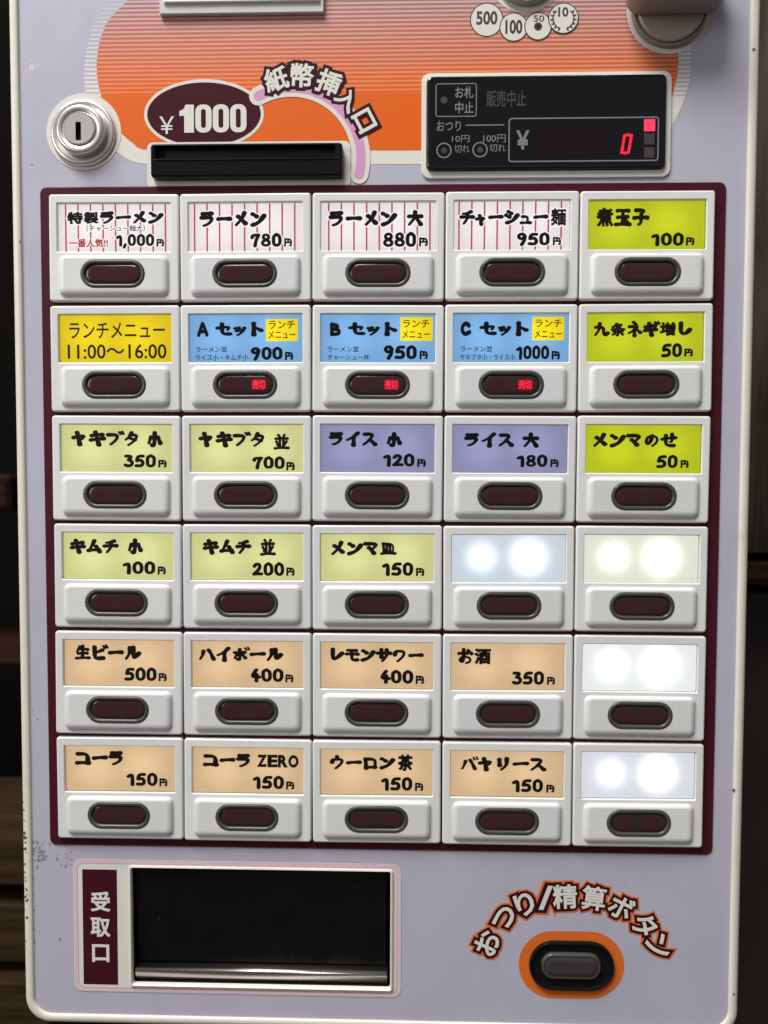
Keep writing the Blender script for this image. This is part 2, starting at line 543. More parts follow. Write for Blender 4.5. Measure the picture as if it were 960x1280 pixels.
def brush_layout(s, weight):
    rnd = random.Random(s)
    strips, solids = [], []
    x = 0.0
    for ch in s:
        if ch == ' ':
            x += 40
            continue
        base, sc, ox, oy = ch, 1.0, 0.0, 0.0
        if ch in SMALL:
            base, sc, oy = SMALL[ch], 0.74, -4
        daku = ch in DAKU
        if daku:
            base = DAKU[ch]
        adv = 76.0 if ch in '0123456789' else (34.0 if ch == ',' else (84.0 if ch in SMALL else 103.0))
        if ch == '1':
            adv = 60.0
        if base not in STROKES:
            solids.append((ch, x - 1, x + 101, -7, 104))
            x += adv
            continue
        paths = [[tuple(float(v) for v in q.split(',')) for q in st.split()] for st in STROKES[base].split('|')]
        if ch not in '0123456789円,ABC':
            paths = [[(50 + (px - 50) * 0.84, py) for px, py in p] for p in paths]
        elif ch in '023456789':
            paths = [[(36 + (px - 36) * 0.86, py) for px, py in p] for p in paths]
        if daku:
            paths = [[(px * .92, py * .95) for px, py in p] for p in paths] + [[(76, 100), (84, 86)], [(93, 104), (101, 90)]]
        wd = BUSY.get(ch, BUSY.get(base, 19.5)) * weight
        for k_, p in enumerate(paths):
            jit = 1.6
            p = [(px * sc + ox + rnd.uniform(-jit, jit), py * sc + oy + rnd.uniform(-jit, jit)) for px, py in p]
            q = []
            p = chaikin(p) if len(p) > 2 else p
            for i in range(len(p) - 1):
                nn = 5 if len(p) == 2 else 1
                for j in range(nn):
                    q.append((p[i][0] + (p[i + 1][0] - p[i][0]) * j / nn, p[i][1] + (p[i + 1][1] - p[i][1]) * j / nn))
            q.append(p[-1])
            if len(p) == 2:                       # a straight stroke bows a little
                L = math.hypot(p[1][0] - p[0][0], p[1][1] - p[0][1])
                bow = rnd.uniform(0.5, 1.0) * L * 0.035
                q = [(a_, b_ + bow * math.sin(math.pi * i / (len(q) - 1))) for i, (a_, b_) in enumerate(q)]
            fall = q[-1][0] < q[-3][0] - 1 and q[-1][1] < q[-3][1] and ch not in '0123456789円ABC,'
            n = len(q)
            dot = daku and k_ >= len(paths) - 2
            w0 = wd * (0.62 if dot else (0.86 if sc < 1 else 1.0)) / 2
            hw = []
            for i in range(n):
                t = i / (n - 1)
                f = 1.06 - 0.26 * math.sin(math.pi * min(1, t * 1.05)) + (0.10 * t if not fall else -0.42 * max(0, t - .45) / .55)
                if ch in '0123456789円ABC,':
                    f = 1.0 - 0.08 * math.sin(math.pi * t)
                hw.append(w0 * f)
            strips.append(([(x + a_, b_) for a_, b_ in q], hw))
        x += adv
    xs0 = [a_ - w_ for p, h_ in strips for (a_, b_), w_ in zip(p, h_)] + [q[1] for q in solids]
    xs1 = [a_ + w_ for p, h_ in strips for (a_, b_), w_ in zip(p, h_)] + [q[2] for q in solids]
    ys0 = [b_ - w_ for p, h_ in strips for (a_, b_), w_ in zip(p, h_)] + [q[3] for q in solids]
    ys1 = [b_ + w_ for p, h_ in strips for (a_, b_), w_ in zip(p, h_)] + [q[4] for q in solids]
    return strips, solids, (min(xs0), max(xs1), min(ys0), max(ys1))


class M:
    def __init__(self):
        self.v, self.f, self.mi, self.sm, self.mats = [], [], [], [], []

    def mat(self, m):
        if m not in self.mats:
            self.mats.append(m)
        return self.mats.index(m)

    def loft(self, rings, m, cap=True, back=False, smooth_=False):
        """rings: [(points, h)]; from the outside in / from the back to the front"""
        mi = self.mat(m)
        base = len(self.v)
        n = len(rings[0][0])
        for pts, h in rings:
            if isinstance(h, (int, float)):
                h = [h] * n
            for (a, b), hh in zip(pts, h):
                self.v.append((a, b, hh))
        for k in range(len(rings) - 1):
            for i in range(n):
                j = (i + 1) % n
                self.f.append((base + k * n + i, base + k * n + j, base + (k + 1) * n + j, base + (k + 1) * n + i))
                self.mi.append(mi)
                self.sm.append(smooth_)
        if cap:
            o = base + (len(rings) - 1) * n
            self.f.append(tuple(range(o, o + n)))
            self.mi.append(mi)
            self.sm.append(False)
        if back:
            self.f.append(tuple(reversed(range(base, base + n))))
            self.mi.append(mi)
            self.sm.append(False)
        return self

    def poly(self, pts, h, m):
        ar = sum(pts[i][0] * pts[(i + 1) % len(pts)][1] - pts[(i + 1) % len(pts)][0] * pts[i][1] for i in range(len(pts)))
        if ar < 0:
            pts = list(reversed(pts))
        base = len(self.v)
        self.v += [(a, b, h) for a, b in pts]
        self.f.append(tuple(range(base, base + len(pts))))
        self.mi.append(self.mat(m))
        self.sm.append(False)
        return self

    def rect(self, a0, a1, b0, b1, h, m):
        return self.poly([(a0, b0), (a1, b0), (a1, b1), (a0, b1)], h, m)

    def box(self, a0, a1, b0, b1, h0, h1, m, bev=0.3):
        w, hh = a1 - a0, b1 - b0
        ca, cb = (a0 + a1) / 2, (b0 + b1) / 2
        return self.loft([(rrect(w, hh, bev, ca, cb, 2), h0), (rrect(w, hh, bev, ca, cb, 2), h1 - bev), (rrect(w - 2 * bev, hh - 2 * bev, bev, ca, cb, 2), h1)], m, back=True)

    def text(self, s, box, h, m, bold=0.02, grow=0.0, relief=0.03, rot=0.0, wob=0.0, shear=0.0, res=3):
        a0, a1, b0, b1 = box
        _, _, bb = glyphs(s, bold, res)
        vs, fs, _ = glyphs(s, bold + grow, res)
        kx = (a1 - a0) / (bb[1] - bb[0])
        ky = (b1 - b0) / (bb[3] - bb[2])
        ca, cb = (a0 + a1) / 2, (b0 + b1) / 2
        mx_, my_ = (bb[0] + bb[1]) / 2, (bb[2] + bb[3]) / 2
        cr_, sr_ = math.cos(rot), math.sin(rot)
        zt = max(bold + grow, 1e-6)
        base = len(self.v)
        mi = self.mat(m)
        for x, y, z in vs:
            x, y = x - mx_, y - my_
            if wob:
                x, y = x + wob * math.sin(9.1 * y + 5.3 * x + len(s)), y + wob * math.sin(7.7 * x + 3.1 * y)
            p, q = (x + shear * y) * kx, y * ky
            self.v.append((ca + p * cr_ - q * sr_, cb + p * sr_ + q * cr_, h + relief * z / zt))
        for f in fs:
            self.f.append(tuple(base + i for i in f))
            self.mi.append(mi)
            self.sm.append(False)
        return self

    def brush(self, s, box, h, m, grow=0.0, weight=1.0):
        """brush lettering: every stroke a ribbon of its own"""
        strips, solids, bb = brush_layout(s, weight)
        a0, a1, b0, b1 = box
        kx, ky = (a1 - a0) / (bb[1] - bb[0]), (b1 - b0) / (bb[3] - bb[2])
        mi = self.mat(m)
        for si, (pts, hw) in enumerate(strips):
            n = len(pts)
            left, right = [], []
            for i, (x, y) in enumerate(pts):
                x0, y0 = pts[max(0, i - 1)]
                x1, y1 = pts[min(n - 1, i + 1)]
                dx, dy = x1 - x0, y1 - y0
                L = math.hypot(dx, dy) or 1.0
                nx_, ny_ = -dy / L, dx / L
                w_ = hw[i] + grow
                left.append((x + nx_ * w_, y + ny_ * w_))
                right.append((x - nx_ * w_, y - ny_ * w_))

            def cap(c, p_from, p_to, n_=5):
                t0 = math.atan2(p_from[1] - c[1], p_from[0] - c[0])
                r_ = math.hypot(p_from[0] - c[0], p_from[1] - c[1])
                return [(c[0] + r_ * math.cos(t0 - math.pi * q / (n_ + 1)), c[1] + r_ * math.sin(t0 - math.pi * q / (n_ + 1))) for q in range(1, n_ + 1)]
            T_ = lambda q: (a0 + (q[0] - bb[0]) * kx, b0 + (q[1] - bb[2]) * ky)
            base = len(self.v)
            hs = h + 0.0012 * si
            for i in range(n):
                for q in (left[i], right[i]):
                    self.v.append((*T_(q), hs + 0.0010 * i / n))
            fs = [(base + 2 * i, base + 2 * i + 1, base + 2 * i + 3, base + 2 * i + 2) for i in range(n - 1)]
            ends = [(right[0], left[0], pts[0], 0), (left[-1], right[-1], pts[-1], n - 1)]
            for p_from, p_to, c, i in ends:
                arc_ = cap(c, p_from, p_to)
                o = len(self.v)
                for q in arc_:
                    self.v.append((*T_(q), hs + 0.0010 * i / n))
                e0, e1 = (base + 1, base) if i == 0 else (base + 2 * i, base + 2 * i + 1)
                fs.append(tuple([e1, e0] + list(range(o, o + len(arc_)))) if False else tuple(reversed([e0] + list(range(o, o + len(arc_))) + [e1])))
            for f in fs:
                self.f.append(f)
                self.mi.append(mi)
                self.sm.append(False)
        for ch, x0, x1, y0, y1 in solids:
            self.text(ch, (a0 + (x0 - bb[0]) * kx, a0 + (x1 - bb[0]) * kx, b0 + (y0 - bb[2]) * ky, b0 + (y1 - bb[2]) * ky), h, m, bold=0.055, grow=grow / 100.0, relief=0.01, wob=0.008)
        return self

    def build(self, name, parent=None, loc=(0, 0, 0), world=None):
        """loc: the part's own origin in front coordinates (mm); the mesh is stored relative to it"""
        me = bpy.data.meshes.new(name)
        la, lb, lh = loc
        me.from_pydata([((a - la) * MM, -(h - lh) * MM, (b - lb) * MM) for a, b, h in self.v], [], self.f)
        for m in self.mats:
            me.materials.append(m)
        me.polygons.foreach_set("material_index", self.mi)
        me.polygons.foreach_set("use_smooth", self.sm)
        me.update()
        o = bpy.data.objects.new(name, me)
        COL.objects.link(o)
        o.location = (la * MM, -lh * MM, lb * MM)
        if parent:
            o.parent = parent
            o.location -= origin(parent)
        return o


def origin(o):
    v = Vector((0, 0, 0))
    while o:
        v = v + o.location
        o = o.parent
    return v


def tag(o, label=None, cat=None, group=None, kind=None):
    if label:
        o["label"] = label
    if cat:
        o["category"] = cat
    if group:
        o["group"] = group
    if kind:
        o["kind"] = kind
    return o


random.seed(7)

# ------------------------------------------------------------------ setting behind the machine
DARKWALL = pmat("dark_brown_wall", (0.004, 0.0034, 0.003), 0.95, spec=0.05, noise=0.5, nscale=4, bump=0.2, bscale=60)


def wood_mat(name, col, scale, dark=0.45):
    m = pmat(name, col, 0.85, spec=0.12)
    nt = m.node_tree
    b = nt.nodes["Principled BSDF"]
    t = nt.nodes.new("ShaderNodeTexCoord")
    mp = nt.nodes.new("ShaderNodeMapping")
    mp.inputs["Scale"].default_value = scale
    n = nt.nodes.new("ShaderNodeTexNoise")
    n.inputs["Scale"].default_value = 6
    n.inputs["Detail"].default_value = 6
    n.inputs["Distortion"].default_value = 0.6
    r = nt.nodes.new("ShaderNodeValToRGB")
    r.color_ramp.elements[0].position = 0.3
    r.color_ramp.elements[0].color = (*[c * dark for c in col], 1)
    r.color_ramp.elements[1].position = 0.72
    r.color_ramp.elements[1].color = (*[c * 1.35 for c in col], 1)
    nt.links.new(t.outputs["Object"], mp.inputs[0])
    nt.links.new(mp.outputs[0], n.inputs["Vector"])
    nt.links.new(n.outputs[0], r.inputs[0])
    nt.links.new(r.outputs[0], b.inputs["Base Color"])
    return m


WOODV = wood_mat("dark_wood_upright", (0.06, 0.043, 0.032), (30, 30, 2))
WOODH = wood_mat("dark_wood_plank", (0.032, 0.018, 0.008), (2, 20, 26))
REDBROWN = wood_mat("red_brown_wood", (0.022, 0.006, 0.003), (2, 20, 30))

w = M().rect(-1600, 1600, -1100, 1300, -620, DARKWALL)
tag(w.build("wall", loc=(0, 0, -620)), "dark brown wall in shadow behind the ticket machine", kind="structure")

# ------------------------------------------------------------------ the ticket machine
machine = bpy.data.objects.new("ticket_machine", None)
COL.objects.link(machine)
machine.location = (0, 0.075, -0.2315)
tag(machine, "lavender ramen ticket vending machine with cream rim and thirty white order buttons", "ticket machine")

TOP, BOT = 262.0, -227.5
PCB = (TOP + BOT) / 2
PH = TOP - BOT
# body: cream rim and sides
b = M()
rim_w, rim_h = 326.4, PH + 9.6
b.loft([(rrect(rim_w - 6, rim_h - 6, 12, 0.4, PCB, 8), -150), (rrect(rim_w, rim_h, 12, 0.4, PCB, 8), -146),
        (rrect(rim_w, rim_h, 12, 0.4, PCB, 8), -2.4), (rrect(rim_w - 0.5, rim_h - 0.5, 11.8, 0.4, PCB, 8), -1.0),
        (rrect(rim_w - 1.8, rim_h - 1.8, 11.2, 0.4, PCB, 8), 0.2), (rrect(rim_w - 3.6, rim_h - 3.6, 10.4, 0.4, PCB, 8), 0.9),
        (rrect(rim_w - 6.0, rim_h - 6.0, 9.6, 0.4, PCB, 8), 1.1), (rrect(rim_w - 8.6, rim_h - 8.6, 8.6, 0.4, PCB, 8), 1.0),
        (rrect(rim_w - 9.4, rim_h - 9.4, 8.4, 0.4, PCB, 8), 0.5), (rrect(rim_w - 9.8, rim_h - 9.8, 8.2, 0.4, PCB, 8), -1.0)], CREAM, cap=False, back=True, smooth_=True)


def flake(mesh, px, py, r, h, m):
    a, bb_ = at(px, py, h)
    k = random.randint(7, 11)
    ang = random.uniform(0, 6.28)
    el = random.uniform(0.45, 1.0)
    pts = []
    for i in range(k):
        t = 2 * math.pi * i / k
        rr = r * random.uniform(0.45, 1.15)
        x, y = rr * math.cos(t), rr * el * math.sin(t)
        pts.append((a + x * math.cos(ang) - y * math.sin(ang), bb_ + x * math.sin(ang) + y * math.cos(ang)))
    mesh.poly(pts, h, m)


for px, py, r in ((31, 1047, 1.0), (30, 1041, .6), (32, 1053, .5), (29.5, 1012, .35), (31, 1061, .6), (33, 1066, .35), (30.5, 1080, .5), (31, 1090, .35), (31.5, 1097, .4), (33, 1112, .6), (31.5, 1121, 1.0), (33.5, 1126, .8),
                  (33.5, 1147, .55), (31.5, 1176, .4), (31, 1185, .35), (29.5, 1025, .3), (34, 1118, .4), (942, 62, .6), (917, 988, .7), (917, 1243, .6), (25, 302, .35), (29, 1003, .3), (31.5, 1137, .3), (32, 1101, .3)):
    flake(b, px, py, r * 1.55, 1.16, RUST)
body = b.build("body", machine, (0.4, PCB, -75))

# front panel with the hole of the outlet
HA, HB, HW, HH = -52.9, -185.3, 118.6, 54.6       # outlet opening
p = M()
p.loft([(rrect(317.0, PH, 8.5, 0.4, PCB, 8), 0.0), (rrect(HW, HH, 1.2, HA, HB, 8), 0.0)], LAVENDER, cap=False)
for px, py, r in ((41, 1118, .7), (42, 1700, .6), (42.5, 1138, .45), (43, 1162, .35), (43, 1178, .45), (41, 1107, .35), (42, 1152, .3), (42, 1218, .4), (41.5, 1098, .35), (75, 1174, .5), (49, 1164, .35), (40, 412 / 2, .35), (41, 888, .35), (47, 899, .35)):
    flake(p, px, py, r * 1.35, 0.06, RUST)
for i in range(46):
    px, py = random.gauss(48, 5.5), random.gauss(1063, 8.5)
    flake(p, max(41.5, px), py, random.uniform(0.25, 1.35), 0.05 + 0.0008 * i, GRIME)
for i in range(22):
    flake(p, random.uniform(66, 90), random.gauss(1076, 8), random.uniform(0.2, 0.8), 0.05 + 0.0008 * i, GRIME)
for i in range(16):
    flake(p, random.uniform(44, 900), random.uniform(1080, 1268), random.uniform(0.08, 0.2), 0.05 + 0.0008 * i, GRIME)
fa, fb = at(40, 85)
p.loft([(circ(2.9, fa, fb, 24), 0.05), (circ(2.3, fa, fb, 24), 0.05)], SMUDGE, cap=False)
p.poly(circ(1.7, fa, fb, 20), 0.05, SMUDGE)
panel = p.build("front_panel", machine, (0.4, PCB, 0))

# orange banner print
OR_ = (0.72, 0.118, 0.006)
_, z_t = at(480, -6)
_, z_s = at(480, 117)
BANNER = striped_print("banner_print", OR_, (0.50, 0.42, 0.455), z_t * MM, z_s * MM, 0.48, (0.74, 0.245, 0.10), (0.30, 0.15, 0.15))
_, z_s2 = at(110, 128)
BANNERW = striped_print("banner_edge_print", (0.70, 0.67, 0.62), LAV, at(110, 4)[1] * MM, z_s2 * MM, 0.05, LAV)
out_px = [(150, -70), (141, -20), (128, 12), (116, 35), (109, 60), (105.5, 85), (106.5, 112), (112, 142), (126, 170), (150, 193), (186, 205.5), (300, 205.5), (480, 205.5), (650, 205), (780, 205), (812, 198), (836, 163), (852, 133), (862, 100), (864, 66), (862, 38), (854, 8), (842, -30), (836, -70)]
in_px = [(190, -70), (172, -20), (158, 2), (144, 16), (132, 32), (125, 52), (121, 78), (122.5, 102), (130, 130), (145, 158), (165, 178), (190, 188), (300, 188), (480, 188), (650, 187.5), (780, 187.5), (806, 174), (823, 154), (836, 130), (843.5, 108), (847.5, 84), (847, 58), (843, 34), (834, 6), (820, -30), (812, -70)]
bn = M()
bn.poly(smooth([at(*q) for q in out_px], 5), 0.09, BANNERW)
bn.poly(smooth([at(*q) for q in in_px], 5), 0.16, BANNER)
ba, bb0 = at(480, 90)
bn.build("banner_print", machine, (ba, bb0, 0.1))

# ---- maroon button plate
pl = M()
pl.loft([(rrect(299.6, 295.8, 3.0, 0.3, 0.0, 5), 0.0), (rrect(299.6, 295.8, 3.0, 0.3, 0.0, 5), 0.45), (rrect(298.8, 295.0, 2.7, 0.3, 0.0, 5), 0.7)], MAROON)
pl.build("button_plate", machine, (0.3, 0, 0))

# ---- order buttons
PX, PY = 58.0, 48.2
UW, UH = 57.35, 46.5
WW, WH, WC = 50.4, 21.3, 8.85       # window size and centre height
T = 3.0


def make_housing():
    m = M()
    R = lambda d, h, r=1.3: (rrect(UW - 2 * d, UH - 2 * d, max(0.3, r - d * 0.6), 0, 0, 4), h)
    Q = lambda d, h: (rrect(WW - 2 * d, WH - 2 * d, 0.5, 0, WC, 4), h)
    m.loft([R(0, 0.6), R(0, 2.35), R(0.10, 2.65), R(0.35, 2.90), R(0.75, T)], WHITE, cap=False, smooth_=True)
    m.loft([R(0.75, T), Q(-0.25, T)], WHITE, cap=False)
    m.loft([Q(-0.25, T), Q(0.0, 2.85), Q(0.12, 2.6), Q(0.30, 1.25)], WHITE, cap=False)
    return m


KC = -12.35
LC = -11.7


def make_key():
    m = M()
    K = lambda d, h, r=2.6: (rrect(48.4 - 2 * d, 17.6 - 1.72 * d, max(0.8, r - d * 0.5), 0, KC + 0.28 * d, 5), h)
    L = lambda d, h: (rrect(28.2 - 2 * d, 12.0 - 2 * d, 6.0 - d, 0, LC, 5), h)
    m.loft([K(0, T - 0.1), K(0.15, T + 0.5), K(0.6, T + 1.0), K(1.3, T + 1.4), K(2.0, T + 1.6), K(2.6, T + 1.65)], KEYW, cap=False, smooth_=True)
    m.loft([K(2.6, T + 1.65), L(-0.2, T + 1.65)], KEYW, cap=False)
    m.loft([L(-0.2, T + 1.65), L(0.0, T + 1.2)], KEYW, cap=False)
    return m


def make_bezel():
    m = M()
    L = lambda d, h: (rrect(28.2 - 2 * d, 12.0 - 2 * d, 6.0 - d, 0, LC, 5), h)
    m.loft([L(0.02, T + 1.2), L(0.02, T + 1.7), L(0.35, T + 1.95), L(1.2, T + 1.9), L(1.6, T + 1.6), L(1.8, T + 0.8)], BEZEL, cap=False, smooth_=True)
    return m


def make_lens():
    m = M()
    L = lambda d, h: (rrect(28.2 - 2 * d, 12.0 - 2 * d, 6.0 - d, 0, LC, 5), h)
    m.loft([L(1.76, T + 0.9), L(2.2, T + 1.2), L(3.0, T + 1.35), L(3.9, T + 1.4)], LENS, smooth_=True)
    return m


CARDS = {
    'pink': card_mat("white_pink_card", (0.74, 0.70, 0.71), 0.78, 0.2),
    'lime': card_mat("lime_card", (0.44, 0.485, 0.014), 0.86),
    'yellow': card_mat("yellow_card", (0.60, 0.47, 0.006), 0.92),
    'blue': card_mat("blue_card", (0.20, 0.40, 0.66), 0.78),
    'pale': card_mat("pale_green_card", (0.57, 0.58, 0.27), 0.80),
    'lilac': card_mat("lilac_card", (0.30, 0.30, 0.49), 0.70),
    'peach': card_mat("peach_card", (0.66, 0.48, 0.29), 0.72),
}
TAG = card_mat("yellow_tag", (0.72, 0.58, 0.01), 0.9)
BLANKS = {
    (3, 3): blank_mat("blue_white_lit_diffuser", (0.42, 0.48, 0.54), (0.95, 1.0, 1.25), (1.0, 1.05, 1.1)),
    (3, 4): blank_mat("green_white_lit_diffuser", (0.56, 0.58, 0.47), (1.15, 1.15, 0.95), (1.1, 1.1, 0.92)),
    (4, 4): blank_mat("white_lit_diffuser", (0.62, 0.65, 0.62), (1.1, 1.12, 1.02), (1.05, 1.1, 1.05)),
    (5, 4): blank_mat("violet_white_lit_diffuser", (0.52, 0.53, 0.58), (0.85, 0.85, 1.2), (1.1, 1.1, 0.98)),
}
B1, B2, B0 = 0.050, 0.034, 0.012      # heavy brush, small brush, plain
# (row, column): colour, words for the label, window in the measured crop, writing: text, x0, x1, y0, y1, weight, ink
CARD = {
    (0, 0): ('pink', 'red striped card', (60, 870, 108, 440), [('特製ラーメン', 125, 815, 155, 245, B1, INK), ('（チャーシュー麺大）', 262, 680, 252, 294, B0, INK), ('一番人気!!', 135, 415, 342, 402, B2, INKRED), ('1,000', 470, 745, 310, 412, B1, INK), ('円', 760, 815, 345, 400, B1, INK)]),
    (0, 1): ('pink', 'red striped card', (520, 908, 88, 245), [('ラーメン', 555, 785, 112, 165, B1, INK), ('780', 728, 835, 183, 230, B1, INK), ('円', 843, 870, 200, 228, B1, INK)]),
    (0, 2): ('pink', 'red striped card', (55, 438, 83, 243), [('ラーメン', 80, 310, 108, 162, B1, INK), ('大', 340, 397, 108, 162, B1, INK), ('880', 262, 372, 178, 228, B1, INK), ('円', 381, 411, 197, 227, B1, INK)]),
    (0, 3): ('pink', 'red striped card', (500, 890, 80, 240), [('チャーシュー', 518, 818, 107, 160, B1, INK), ('麺', 824, 876, 104, 160, B2, INK), ('950', 712, 822, 180, 225, B1, INK), ('円', 832, 860, 195, 223, B1, INK)]),
    (0, 4): ('lime', 'lime green card', (362, 760, 78, 235), [('煮玉子', 390, 572, 100, 160, B1, INKBROWN), ('100', 577, 688, 178, 222, B1, INK), ('円', 695, 724, 193, 220, B1, INK)]),
    (1, 0): ('yellow', 'yellow card giving the lunch hours', (85, 468, 463, 615), [('ランチメニュー', 118, 442, 487, 537, B0, INKBROWN), ('11:00～16:00', 112, 447, 555, 601, B0, INKBROWN)]),
    (1, 1): ('blue', 'light blue card with yellow tag', (522, 908, 463, 612), [('A', 548, 588, 485, 532, B1, INK), ('セット', 610, 776, 485, 532, B1, INK), ('ラーメン並', 544, 650, 560, 578, B0, INKBLUE), ('ライス小・キムチ小', 542, 722, 585, 604, B0, INKBLUE), ('900', 730, 838, 562, 605, B1, INK), ('円', 846, 874, 578, 604, B1, INK), ('#', 782, 890, 478, 545, 0, TAG), ('ランチ', 792, 880, 483, 508, B0, INKBROWN), ('メニュー', 790, 882, 514, 538, B0, INKBROWN)]),
    (1, 2): ('blue', 'light blue card with yellow tag', (55, 437, 463, 615), [('B', 85, 122, 488, 532, B1, INK), ('セット', 145, 311, 486, 532, B1, INK), ('ラーメン並', 78, 182, 562, 580, B0, INKBLUE), ('チャーシュー丼', 78, 217, 588, 606, B0, INKBLUE), ('950', 265, 375, 558, 605, B1, INK), ('円', 384, 412, 576, 603, B1, INK), ('#', 320, 427, 472, 545, 0, TAG), ('ランチ', 328, 416, 480, 504, B0, INKBROWN), ('メニュー', 327, 417, 513, 537, B0, INKBROWN)]),
    (1, 3): ('blue', 'light blue card with yellow tag', (495, 885, 463, 612), [('C', 520, 557, 486, 531, B1, INK), ('セット', 583, 751, 485, 532, B1, INK), ('ラーメン並', 521, 628, 560, 578, B0, INKBLUE), ('ヤキブタ小・ライス小', 519, 706, 585, 604, B0, INKBLUE), ('1000', 708, 820, 558, 603, B1, INK), ('円', 828, 856, 575, 602, B1, INK), ('#', 762, 869, 472, 543, 0, TAG), ('ランチ', 772, 861, 480, 503, B0, INKBROWN), ('メニュー', 770, 862, 512, 536, B0, INKBROWN)]),
    (1, 4): ('lime', 'lime green card', (358, 748, 460, 612), [('九条ネギ増し', 383, 712, 483, 535, B1, INKBROWN), ('50', 608, 678, 553, 597, B1, INK), ('円', 685, 714, 570, 596, B1, INK)]),
    (2, 0): ('pale', 'pale green card', (70, 470, 62, 222), [('ヤキブタ', 105, 345, 82, 138, B1, INK), ('小', 377, 433, 82, 138, B1, INK), ('350', 292, 408, 160, 205, B1, INK), ('円', 416, 446, 178, 205, B1, INK)]),
    (2, 1): ('pale', 'pale green card', (533, 935, 65, 228), [('ヤキブタ', 560, 795, 88, 144, B1, INK), ('並', 827, 886, 95, 150, B1, INK), ('700', 752, 868, 171, 217, B1, INK), ('円', 873, 903, 190, 220, B1, INK)]),
    (2, 2): ('lilac', 'lilac card', (60, 463, 65, 228), [('ライス', 88, 262, 88, 142, B1, INK), ('小', 293, 349, 90, 142, B1, INK), ('120', 280, 392, 162, 208, B1, INK), ('円', 401, 432, 180, 208, B1, INK)]),
    (2, 3): ('lilac', 'lilac card', (520, 930, 65, 228), [('ライス', 562, 742, 90, 143, B1, INK), ('大', 770, 831, 90, 143, B1, INK), ('180', 750, 860, 164, 208, B1, INK), ('円', 870, 900, 180, 208, B1, INK)]),
    (2, 4): ('lime', 'lime green card', (312, 735, 65, 225), [('メンマのせ', 342, 650, 90, 140, B1, INKBROWN), ('50', 573, 652, 163, 207, B1, INK), ('円', 662, 692, 180, 207, B1, INK)]),
    (3, 0): ('pale', 'pale green card', (72, 468, 447, 603), [('キムチ', 95, 272, 468, 520, B1, INK), ('小', 303, 358, 466, 520, B1, INK), ('100', 283, 400, 541, 586, B1, INK), ('円', 408, 437, 558, 586, B1, INK)]),
    (3, 1): ('pale', 'pale green card', (533, 935, 450, 603), [('キムチ', 573, 749, 470, 522, B1, INK), ('並', 778, 836, 468, 524, B1, INK), ('200', 750, 865, 543, 588, B1, INK), ('円', 872, 902, 560, 588, B1, INK)]),
    (3, 2): ('pale', 'pale green card', (60, 463, 450, 607), [('メンマ皿', 98, 332, 472, 522, B1, INK), ('150', 278, 390, 543, 590, B1, INK), ('円', 399, 429, 562, 590, B1, INK)]),
    (4, 0): ('peach', 'peach card', (78, 475, 63, 216), [('生ビール', 115, 355, 80, 133, B1, INK), ('500', 292, 408, 153, 198, B1, INK), ('円', 415, 444, 171, 199, B1, INK)]),
    (4, 1): ('peach', 'peach card', (533, 932, 63, 220), [('ハイボール', 558, 860, 83, 136, B1, INK), ('400', 743, 860, 155, 203, B1, INK), ('円', 866, 895, 175, 203, B1, INK)]),
    (4, 2): ('peach', 'peach card', (63, 463, 65, 222), [('レモンサワー', 97, 429, 85, 133, B1, INK), ('400', 275, 392, 157, 205, B1, INK), ('円', 400, 430, 175, 204, B1, INK)]),
    (4, 3): ('peach', 'peach card', (517, 925, 70, 230), [('お酒', 540, 662, 88, 144, B1, INK), ('350', 737, 853, 165, 212, B1, INK), ('円', 863, 892, 184, 212, B1, INK)]),
    (5, 0): ('peach', 'peach card', (82, 478, 440, 597), [('コーラ', 115, 289, 460, 510, B1, INK), ('150', 300, 412, 533, 580, B1, INK), ('円', 418, 447, 552, 580, B1, INK)]),
    (5, 1): ('peach', 'peach card', (537, 937, 443, 597), [('コーラ', 572, 743, 466, 512, B1, INK), ('ZERO', 767, 917, 468, 510, 0.05, INK), ('150', 752, 865, 537, 583, B1, INK), ('円', 872, 902, 555, 583, B1, INK)]),
    (5, 2): ('peach', 'peach card', (60, 463, 450, 603), [('ウーロン', 93, 330, 472, 522, B1, INK), ('茶', 336, 394, 470, 524, B1, INK), ('150', 277, 390, 543, 590, B1, INK), ('円', 399, 429, 562, 590, B1, INK)]),
    (5, 3): ('peach', 'peach card', (517, 922, 453, 612), [('バヤリース', 556, 863, 475, 527, B1, INK), ('150', 738, 850, 550, 597, B1, INK), ('円', 861, 891, 569, 597, B1, INK)]),
}
FIRST = {(0, 0): 'showing 1,000 yen', (0, 1): 'showing 780 yen', (0, 2): 'showing 880 yen', (0, 3): 'showing 950 yen', (0, 4): 'showing 100 yen', (1, 0): 'and no price',
         (1, 1): 'showing 900 yen and a red lit lamp', (1, 2): 'showing 950 yen and a red lit lamp', (1, 3): 'showing 1000 yen and a red lit lamp', (1, 4): 'showing 50 yen, second row',
         (2, 0): 'showing 350 yen', (2, 1): 'showing 700 yen', (2, 2): 'showing 120 yen', (2, 3): 'showing 180 yen', (2, 4): 'showing 50 yen, third row',
         (3, 0): 'showing 100 yen', (3, 1): 'showing 200 yen', (3, 2): 'showing 150 yen', (4, 0): 'showing 500 yen', (4, 1): 'showing 400 yen, second from the side',
         (4, 2): 'showing 400 yen, in the middle', (4, 3): 'showing 350 yen', (5, 0): 'showing 150 yen, first of its row', (5, 1): 'showing 150 yen, second of its row',
         (5, 2): 'showing 150 yen, third of its row', (5, 3): 'showing 150 yen, fourth of its row'}


